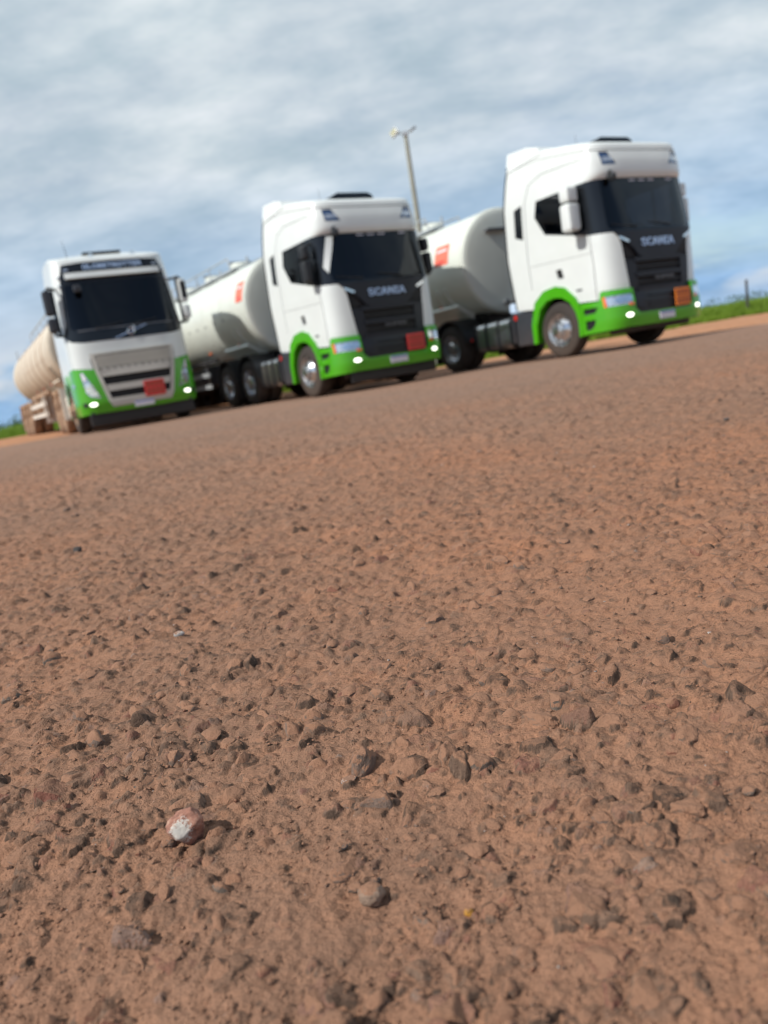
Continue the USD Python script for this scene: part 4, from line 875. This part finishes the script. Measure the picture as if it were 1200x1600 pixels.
def rock(seed, sub=2, cuts=7, rough=.17, depth=(.52, .86)):
    """an angular pebble of radius about 1"""
    r = np.random.default_rng(seed); m = trimesh.creation.icosphere(sub); v = np.array(m.vertices)
    for _ in range(cuts):
        d = r.normal(size=3); d /= np.linalg.norm(d); c = r.uniform(*depth)
        over = np.clip(v @ d - c, 0, None); v -= over[:, None] * d * .92
    v *= (1 + rough * (meshkit.fbm(v * 1.7 + seed * 3.1, 3, seed) - .5) * 2)[:, None]
    v *= (1 + rough * .45 * (meshkit.noise(v * 5 + seed, seed + 1) - .5) * 2)[:, None]
    m.vertices = v; return m
ROCKS = [rock(s, 3 if s < 4 else 2) for s in range(14)]
def relief1(x, y): return float(relief(np.array([x]), np.array([y]))[0])
for n, i in enumerate(own):
    x, y, a, b, t, h = C[i, :6]
    m = ROCKS[RD.integers(0, 4) if n < 60 else RD.integers(4, 14)].copy()
    S4 = np.diag([a * 1.02, b * 1.02, h * 1.25, 1.0]); m.apply_transform(S4)
    m.apply_transform(trimesh.transformations.euler_matrix(C[i, 6] * .5, C[i, 7] * .5, t))
    m.apply_translation([x, y, relief1(x, y) + h * RD.uniform(-.55, -.18)])
    usdkit.mesh(stage, numbered('/World/road', 'stone'), m, SM[int(RD.choice(4, p=[.36, .42, .14, .08]))], smooth=26)

# ------------------------------------------------------------------ loose stones lying on the road
def unproject(X, Y, z=0.0):
    d = fw + RIGHT * (X - 600) / 1195.3 - UP * (Y - 800) / 1195.3
    return np.array([0, 0, CAM_H]) + d * ((z - CAM_H) / d[2])
WS = usdkit.material(stage, '/World/Looks/red_and_white_stone', {
    'tc': ('texture_coordinate', {}), 'n': ('noise_texture', {'scale': 160.0, 'detail': 6.0, 'roughness': 0.7}), 'r': ('rgb_ramp', {'ramp': [(0.3, (0.11, 0.05, 0.035)), (0.52, (0.24, 0.105, 0.07)), (0.72, (0.38, 0.25, 0.18))]}),
    'mp': ('mapping', {'location': (0.0040, 0.0135, -0.001), 'scale': (1.0, 0.9, 0.8)}), 'len': ('gradient_texture', {'gradient_type': 'spherical'}), 'sc': ('mapping', {'scale': (74.0, 74.0, 74.0)}),
    'ww': ('noise_texture', {'scale': 420.0, 'detail': 5.0, 'roughness': 0.8}), 'wm': ('math', {'math_type': 'multiply_add', 'value2': 2.2, 'value3': -0.62}), 'ad': ('math', {'math_type': 'add'}), 'wr': ('rgb_ramp', {'ramp': [(0.0, (0, 0, 0)), (0.80, (0, 0, 0)), (0.92, (0.9, 0.9, 0.9)), (1, (1, 1, 1))]}),
    'mx': ('mix_color', {'b': (0.40, 0.37, 0.33)}), 'b': ('bump', {'strength': 0.7, 'distance': 0.0015}), 'p': ('principled_bsdf', {'roughness': 0.85})},
    [('tc.object', 'n.vector'), ('n.fac', 'r.fac'), ('tc.object', 'mp.vector'), ('mp.vector', 'sc.vector'), ('sc.vector', 'len.vector'), ('tc.object', 'ww.vector'), ('len.fac', 'ad.value1'), ('ww.fac', 'wm.value1'), ('wm.value', 'ad.value2'), ('ad.value', 'wr.fac'), ('wr.color', 'mx.fac'), ('r.color', 'mx.a'), ('mx.result', 'p.base_color'), ('n.fac', 'b.height'), ('b.normal', 'p.normal')], surface='p.BSDF')
PALE = stone_material('pale_pebble', [(0.3, (0.30, 0.28, 0.26)), (0.6, (0.44, 0.42, 0.40)), (0.8, (0.52, 0.50, 0.48))], .1)
YEL = stone_material('ochre_pebble', [(0.3, (0.36, 0.17, 0.03)), (0.6, (0.50, 0.26, 0.05)), (0.8, (0.55, 0.35, 0.12))], .1)
TAN = stone_material('tan_pebble', [(0.3, (0.20, 0.14, 0.10)), (0.6, (0.30, 0.21, 0.155)), (0.8, (0.36, 0.27, 0.21))], .3)
DARK = stone_material('dark_pebble', [(0.3, (0.055, 0.05, 0.048)), (0.6, (0.10, 0.09, 0.085)), (0.8, (0.16, 0.14, 0.13))], .15)
def road_z(x, y):
    k = np.argsort((P2[:, 0] - x) ** 2 + (P2[:, 1] - y) ** 2)[:6]; return float(zz_[k].mean())
def loose(X, Y, wpx, seed, m_, label, sz=(1, .85, .8), turn=0.0, sub=3, cuts=8, sink=.55, name='loose_stone', group='loose stones lying on the dusty road', depth=(.52, .86), undercut=False):
    p = unproject(X, Y); d = np.hypot(p[1], CAM_H); r = wpx * d / 1195.3 / 2
    m = rock(seed, sub, cuts, .15, depth); v = np.array(m.vertices); v[:, :2] *= (1 - .42 * np.clip(-v[:, 2:], 0, 1) ** 1.2) if undercut else 1; m.vertices = v; m.apply_transform(np.diag([r * sz[0], r * sz[1], r * sz[2], 1])); m.apply_transform(trimesh.transformations.rotation_matrix(turn, [0, 0, 1]))
    path = numbered('/World', name); g = usdkit.mesh(stage, path, m, m_, smooth=30)
    g.AddTranslateOp().Set(Gf.Vec3d(float(p[0]), float(p[1]), road_z(p[0], p[1]) + r * sz[2] * sink))
    tag(g.GetPrim(), label, 'stone', group); return g
loose(301, 1308, 66, 131, WS, 'large angular red stone with a white crust on its left face, throwing a shadow', (1, .85, 1.02), .3, 4, 12, .80, depth=(.48, .74), undercut=True)
loose(264, 1312, 26, 102, SM[0], 'small brown stone touching the left foot of the red and white stone', (1, .9, .8), .3)
loose(580, 1394, 38, 103, TAN, 'round tan pebble in the lower middle of the road, with a grey chip beside it', (1, .95, .85), .5, cuts=4, depth=(.75, .92))
loose(556, 1380, 25, 104, SM[2], 'flat grey chip resting against the round tan pebble', (1, .8, .55), .2)
loose(583, 1371, 20, 105, DARK, 'dark grey chip behind the round tan pebble', (1, .8, .6), .9)
loose(731, 1413, 14, 106, YEL, 'tiny ochre yellow pebble, the only yellow one on the road', (1, .95, .9), .2, cuts=3, depth=(.8, .95))
loose(280, 992, 17, 107, PALE, 'small pale grey pebble far left of centre, alone among the brown chippings', (1, .75, .55), .3, cuts=4, depth=(.7, .9))
loose(528, 1328, 13, 108, SM[2], 'little grey chip in the pair below the white flecks, left one', (1, .9, .7), .1)
loose(538, 1322, 12, 109, DARK, 'little dark chip in the pair below the white flecks, right one', (1, .9, .8), .8)
loose(545, 1216, 26, 110, PALE, 'crumbled white fleck pressed into the road above the stone with the white crust', (1, .9, .35), .4, cuts=6, sink=.3)
loose(1036, 1000, 30, 111, SM[0], 'dark brown angular stone standing up near the right edge of the picture', (1, .8, .8), .3)
loose(150, 1360, 17, 112, SM[2], 'grey chip at the left, below the red and white stone', (1, .8, .7), .6)
loose(118, 806, 12, 113, DARK, 'right one of two dark clods lying far off at the left', (1, .8, .8), .2)
loose(104, 799, 12, 114, DARK, 'left one of two dark clods lying far off at the left', (1, .8, .7), .7)
loose(122, 862, 14, 115, DARK, 'single dark clod at the left, nearer than the pair of clods', (1, .9, .9), .9)
loose(1172, 1240, 24, 116, SM[2], 'grey stone at the right border among small chips', (1, .8, .7), .2)
loose(1135, 658, 9, 117, DARK, 'dark pebble far off at the right, out in the smooth grey part', (1, .9, .9), .4)

# loose grit: thousands of grains, uncountable
gp = UsdGeom.PointInstancer.Define(stage, '/World/grit')
tag(gp.GetPrim(), 'loose sand grains and grit scattered over the dusty road', 'grit', None, 'stuff')
UsdGeom.Scope.Define(stage, '/World/grit/prototypes')
protos = []
for k in range(5):
    q = f'/World/grit/prototypes/grain_{k:03d}' if k else '/World/grit/prototypes/grain'
    usdkit.mesh(stage, q, rock(300 + k, 1, 4), [SM[1], SM[0], SM[2], PALE, SM[3]][k], smooth=False); protos.append(q)
ng = 26000
yy = np.exp(RD.uniform(math.log(.27), math.log(2.6), ng)); xx = yy * RD.uniform(-.8, .75, ng)
clump = meshkit.noise(np.stack([xx * 14, yy * 14, 0 * xx], -1), 21); keep = clump > RD.uniform(.25, .75, ng); xx, yy = xx[keep], yy[keep]
# height of the sheet under each grain, read from the grid
ri = np.clip(np.searchsorted(ys, yy) - 1, 0, nr - 2); ci = np.clip(np.searchsorted(ss, xx / yy) - 1, 0, nc - 2)
Zg = zz_.reshape(nr, nc); fy = (yy - ys[ri]) / (ys[ri + 1] - ys[ri]); gz = Zg[ri, ci] * (1 - fy) + Zg[ri + 1, ci] * fy
rr = np.clip(.00075 * np.exp(RD.normal(0, .5, len(xx))), .0004, .0026) * np.clip(.7 + yy * .5, .9, 1.6)
gp.CreatePrototypesRel().SetTargets([Sdf.Path(q) for q in protos])
gp.CreateProtoIndicesAttr(Vt.IntArray.FromNumpy(RD.choice(5, len(xx), p=[.44, .34, .12, .015, .085]).astype(np.int32)))
gp.CreatePositionsAttr(Vt.Vec3fArray.FromNumpy(np.stack([xx, yy, gz + rr * .35], 1).astype(np.float32)))
gp.CreateScalesAttr(Vt.Vec3fArray.FromNumpy(np.stack([rr, rr * .85, rr * .75], 1).astype(np.float32)))
qa = RD.uniform(0, 2 * PI, len(xx))
gp.CreateOrientationsAttr(Vt.QuathArray([Gf.Quath(float(math.cos(a / 2)), 0, 0, float(math.sin(a / 2))) for a in qa]))

# ------------------------------------------------------------------ land beyond the road
def land_z(x, y):
    far = np.clip((y - 30) / 14, 0, 1)
    p = np.stack([x * .25, y * .25, 0 * x], -1)
    gut = np.clip((x - 6.9) / 1.2, 0, 1) * np.clip((y - 15.7) / 1.6, 0, 1) * np.clip((22.5 - y) / 3.0, 0, 1)
    return -.012 - .20 * gut + (np.clip((y - edge_y(x) - .4) / 3, 0, 1) * .10 * meshkit.noise(p * 3, 31)) + far * (.12 + .15 * meshkit.noise(p, 32))
xs = np.r_[-900, -500, -300, -200, -140, np.arange(-100, -40, 6), np.arange(-40, 40, .8), np.arange(40, 101, 6), 140, 200, 300, 500, 900]
yl = np.r_[-300, -100, -30, 10, np.arange(14, 48, .6), np.arange(48, 100, 5), 120, 160, 220, 300, 450, 700, 1100, 1800]
X, Y = np.meshgrid(xs, yl, indexing='ij'); Zl = land_z(X.ravel(), Y.ravel()).reshape(X.shape)
Zl = np.where(Y < 13, -.012, Zl)
ii = np.arange(X.size).reshape(X.shape); q = np.stack([ii[:-1, :-1], ii[1:, :-1], ii[1:, 1:], ii[:-1, 1:]], -1).reshape(-1, 4)
L['land'] = usdkit.material(stage, '/World/Looks/red_earth', {
    'g': ('geometry', {}), 's': ('separate_xyz', {}), 'n': ('noise_texture', {'scale': 0.6, 'detail': 6.0, 'roughness': 0.6}), 'n2': ('noise_texture', {'scale': 5.0, 'detail': 6.0, 'roughness': 0.65}),
    'er': ('rgb_ramp', {'ramp': [(0.3, (0.28, 0.13, 0.065)), (0.55, (0.36, 0.18, 0.095)), (0.75, (0.44, 0.27, 0.175))]}), 'gr': ('rgb_ramp', {'ramp': [(0.3, (0.05, 0.085, 0.015)), (0.7, (0.09, 0.14, 0.03))]}),
    'yr': ('map_range', {'from_min': 30.0, 'from_max': 34.0, 'to_min': -0.25, 'to_max': 1.25, 'clamp': True}), 'ad': ('math', {'math_type': 'add'}), 'st': ('map_range', {'from_min': 0.75, 'from_max': 1.05, 'clamp': True}),
    'mx': ('mix_color', {}), 'b': ('bump', {'strength': 0.6, 'distance': 0.05}), 'p': ('principled_bsdf', {'roughness': 0.95, 'specular_ior_level': 0.2})},
    [('g.position', 's.vector'), ('g.position', 'n.vector'), ('g.position', 'n2.vector'), ('n2.fac', 'er.fac'), ('n2.fac', 'gr.fac'), ('s.y', 'yr.value'), ('yr.result', 'ad.value1'), ('n.fac', 'ad.value2'), ('ad.value', 'st.value'), ('st.result', 'mx.fac'), ('er.color', 'mx.a'), ('gr.color', 'mx.b'), ('mx.result', 'p.base_color'), ('n2.fac', 'b.height'), ('b.normal', 'p.normal')], surface='p.BSDF')
lm = usdkit.mesh(stage, '/World/ground', (np.stack([X.ravel(), Y.ravel(), Zl.ravel()], 1), q), L['land'], smooth=True)
tag(lm.GetPrim(), 'bare orange earth verge and the green field beyond it', None, None, 'structure')

# grass: tufts of blades
def leaf_material(name, lo, hi):
    return usdkit.material(stage, '/World/Looks/' + name, {
        'oi': ('object_info', {}), 'g': ('geometry', {}), 'n': ('noise_texture', {'scale': 0.5, 'detail': 3.0}), 'a': ('math', {'math_type': 'multiply_add', 'value2': 0.55}), 'r': ('rgb_ramp', {'ramp': [(0.25, lo), (0.75, hi)]}),
        'd': ('principled_bsdf', {'roughness': 0.6, 'specular_ior_level': 0.3}), 't': ('translucent_bsdf', {}), 'm': ('mix_closure', {'fac': 0.35})},
        [('oi.random', 'a.value1'), ('g.position', 'n.vector'), ('n.fac', 'a.value3'), ('a.value', 'r.fac'), ('r.color', 'd.base_color'), ('r.color', 't.color'), ('d.BSDF', 'm.closure1'), ('t.BSDF', 'm.closure2')], surface='m.closure')
L['grass'] = leaf_material('grass_blades', (0.06, 0.13, 0.012), (0.19, 0.29, 0.03))
L['bush'] = leaf_material('bush_leaves', (0.02, 0.05, 0.012), (0.06, 0.11, 0.025))
L['bark'] = mat('bark', (0.12, 0.085, 0.06), 0.9, vary=0.4, vscale=10)
GR = np.random.default_rng(5)
def tuft(n, h, spread, w):
    V, F = [], []
    for _ in range(n):
        a = GR.uniform(0, 2 * PI); r = spread * math.sqrt(GR.uniform(0, 1)); b = np.array([r * math.cos(a), r * math.sin(a), 0]); l = h * GR.uniform(.55, 1.1); lean = GR.uniform(.1, .7); d = np.array([math.cos(a + GR.normal(0, 1)), math.sin(a + GR.normal(0, 1)), 0])
        sd = np.cross(d, [0, 0, 1]) * w; k = len(V)
        m1 = b + d * l * lean * .25 + [0, 0, l * .6]; tp = b + d * l * lean * .8 + [0, 0, l]
        V += [b - sd, b + sd, m1 + sd * .8, m1 - sd * .8, tp]; F += [[k, k + 1, k + 2], [k, k + 2, k + 3], [k + 3, k + 2, k + 4]]
    return trimesh.Trimesh(np.array(V), F, process=False)
gi_ = UsdGeom.PointInstancer.Define(stage, '/World/grass')
tag(gi_.GetPrim(), 'tall green grass on the far side of the earth verge', 'grass', None, 'stuff')
UsdGeom.Scope.Define(stage, '/World/grass/prototypes'); gp_ = []
for k in range(4):
    qn = '/World/grass/prototypes/tuft' + (f'_{k:03d}' if k else '')
    usdkit.mesh(stage, qn, tuft(46, [.55, .45, .62, .38][k], .30, .012), L['grass'], smooth=False); gp_.append(qn)
n = 15000
gy_ = 30.3 + 26 * GR.uniform(0, 1, n) ** 1.8; gx_ = gy_ * GR.uniform(-.75, .75, n)
front = 30.6 + 1.3 * meshkit.noise(np.stack([gx_ * .5, 0 * gx_, 0 * gx_], -1), 41); ok = gy_ > front; gx_, gy_ = gx_[ok], gy_[ok]
sc = (.45 + .65 * meshkit.noise(np.stack([gx_ * .35, gy_ * .35, 0 * gx_], -1), 42)) * np.clip((gy_ - 29.5) / 3.5, .45, 1.25) * np.clip(1 + (gx_ + 4) / 12, .5, 1)
gi_.CreatePrototypesRel().SetTargets([Sdf.Path(q_) for q_ in gp_])
gi_.CreateProtoIndicesAttr(Vt.IntArray.FromNumpy(GR.integers(0, 4, len(gx_)).astype(np.int32)))
gi_.CreatePositionsAttr(Vt.Vec3fArray.FromNumpy(np.stack([gx_, gy_, land_z(gx_, gy_)], 1).astype(np.float32)))
gi_.CreateScalesAttr(Vt.Vec3fArray.FromNumpy(np.stack([sc, sc, sc], 1).astype(np.float32)))
gi_.CreateOrientationsAttr(Vt.QuathArray([Gf.Quath(float(math.cos(a)), 0, 0, float(math.sin(a))) for a in GR.uniform(0, PI, len(gx_))]))

# bushes and the far wood
def crown(seed, n, rx, ry_, rz_, leaf):
    r = np.random.default_rng(seed); cl = r.normal(size=(n // 24, 3)); cl /= np.linalg.norm(cl, axis=1, keepdims=True); cl *= r.uniform(.45, 1.0, (len(cl), 1)); V, F = [], []
    for c in cl:
        cs = r.uniform(.16, .34)
        for _ in range(24):
            p = (c + r.normal(0, cs * .6, 3)) * [rx, ry_, rz_]; a, b = r.normal(size=3), r.normal(size=3); a /= np.linalg.norm(a); b = np.cross(a, b); b /= np.linalg.norm(b); s = leaf * r.uniform(.6, 1.3); k = len(V)
            V += [p - a * s, p + b * s * .5, p + a * s, p - b * s * .5]; F += [[k, k + 1, k + 2], [k, k + 2, k + 3]]
    return trimesh.Trimesh(np.array(V), F, process=False)
def bush(x, y, seed, w, h, label, group=None):
    z = float(land_z(np.array([x]), np.array([y]))[0])
    th = Thing('bush', (x, y, z), 0, label, 'bush', group)
    m = crown(seed, 1600, w / 2, w / 2, h / 2, .08 * h); m.apply_translation([0, 0, h * .55]); th.add('crown', m, 'bush', smooth=False)
    th.add('trunk', [tube([0, 0, -.1], [.1 * w * math.cos(a), .1 * w * math.sin(a), h * .6], .03 * h, .012 * h, 6) for a in (0, 2, 4)], 'bark')
bush(18.75, 33.5, 61, 1.5, 1.1, 'dark green bush at the right border beyond the fence post')
wv, wf, at_ = [], [], 0
W = np.random.default_rng(8); parts = []
for k in range(110):
    x = W.uniform(-330, 330); y = W.uniform(190, 250); h = W.uniform(2.8, 4.6)
    c = crown(500 + k % 12, 480, h * W.uniform(1.2, 2.4), h, h * .62, .30); c.apply_translation([x, y, h * .5]); parts.append(c)
wm = usdkit.mesh(stage, '/World/far_wood', trimesh.util.concatenate(parts), L['bush'], smooth=False)
tag(wm.GetPrim(), 'dark line of scrub and trees along the horizon', 'wood', None, 'stuff')

# ------------------------------------------------------------------ lamp post and fence post
def along(Xp, Yp, yw):
    d = fw + RIGHT * (Xp - 600) / 1195.3 - UP * (Yp - 800) / 1195.3; return np.array([0, 0, CAM_H]) + d * (yw / d[1])
YP = 31.5
top = along(632.5, 207, YP); low_ = along(656, 362, YP); xp = float((top[0] + low_[0]) / 2)
zt_ = float(top[2])
lp = Thing('lamp_post', (xp, YP, 0), 0, 'tall grey concrete lamp post with a floodlight, behind the middle lorry', 'lamp post')
lp.add('pole', tube([0, 0, -.1], [0, 0, zt_], .155, .08, 16), 'concrete')
lp.add('cross_arm', [tube([-.42, 0, zt_ - .02], [.30, 0, zt_ + .03], .03), bx(-.1, .1, -.1, .1, zt_ - .14, zt_ + .02, .01)], 'galv')
fl = bx(-.17, .17, -.05, .05, -.15, .15, .03); rot = trimesh.transformations.euler_matrix(math.radians(-24), math.radians(-38), math.radians(-25)); fl.apply_transform(rot); fl.apply_translation([-.42, 0, zt_ + .05])
f1 = lp.add('floodlight', fl, 'galv')
le = bx(-.135, .135, -.064, -.051, -.115, .115, .005); le.apply_transform(rot); le.apply_translation([-.42, 0, zt_ + .05]); lp.add('lens', le, 'flood', f1)
f2 = bx(-.16, .16, -.05, .05, -.05, .05, .02); f2.apply_transform(trimesh.transformations.euler_matrix(0, -.5, .4)); f2.apply_translation([.30, .1, zt_ + .10])
lp.add('floodlight', f2, 'galv', label='small floodlight turned away on the right of the arm')
pb = along(1168, 482, 33.0)
fp = Thing('fence_post', (pb[0], 33.0, float(land_z(np.array([pb[0]]), np.array([33.0]))[0])), 0, 'single dark fence post standing in the grass at the right', 'fence post')
ptop = along(1163, 441, 33.0)[2]
fp.add('post', tube([0, 0, -.2], [.03, 0, float(ptop)], .06, .05, 10), 'wood')
fp.add('wire_stub', [tube([.0, -.07, float(ptop) - .15 - k * .3], [.10, -.07, float(ptop) - .15 - k * .3], .006) for k in range(3)], 'galv')
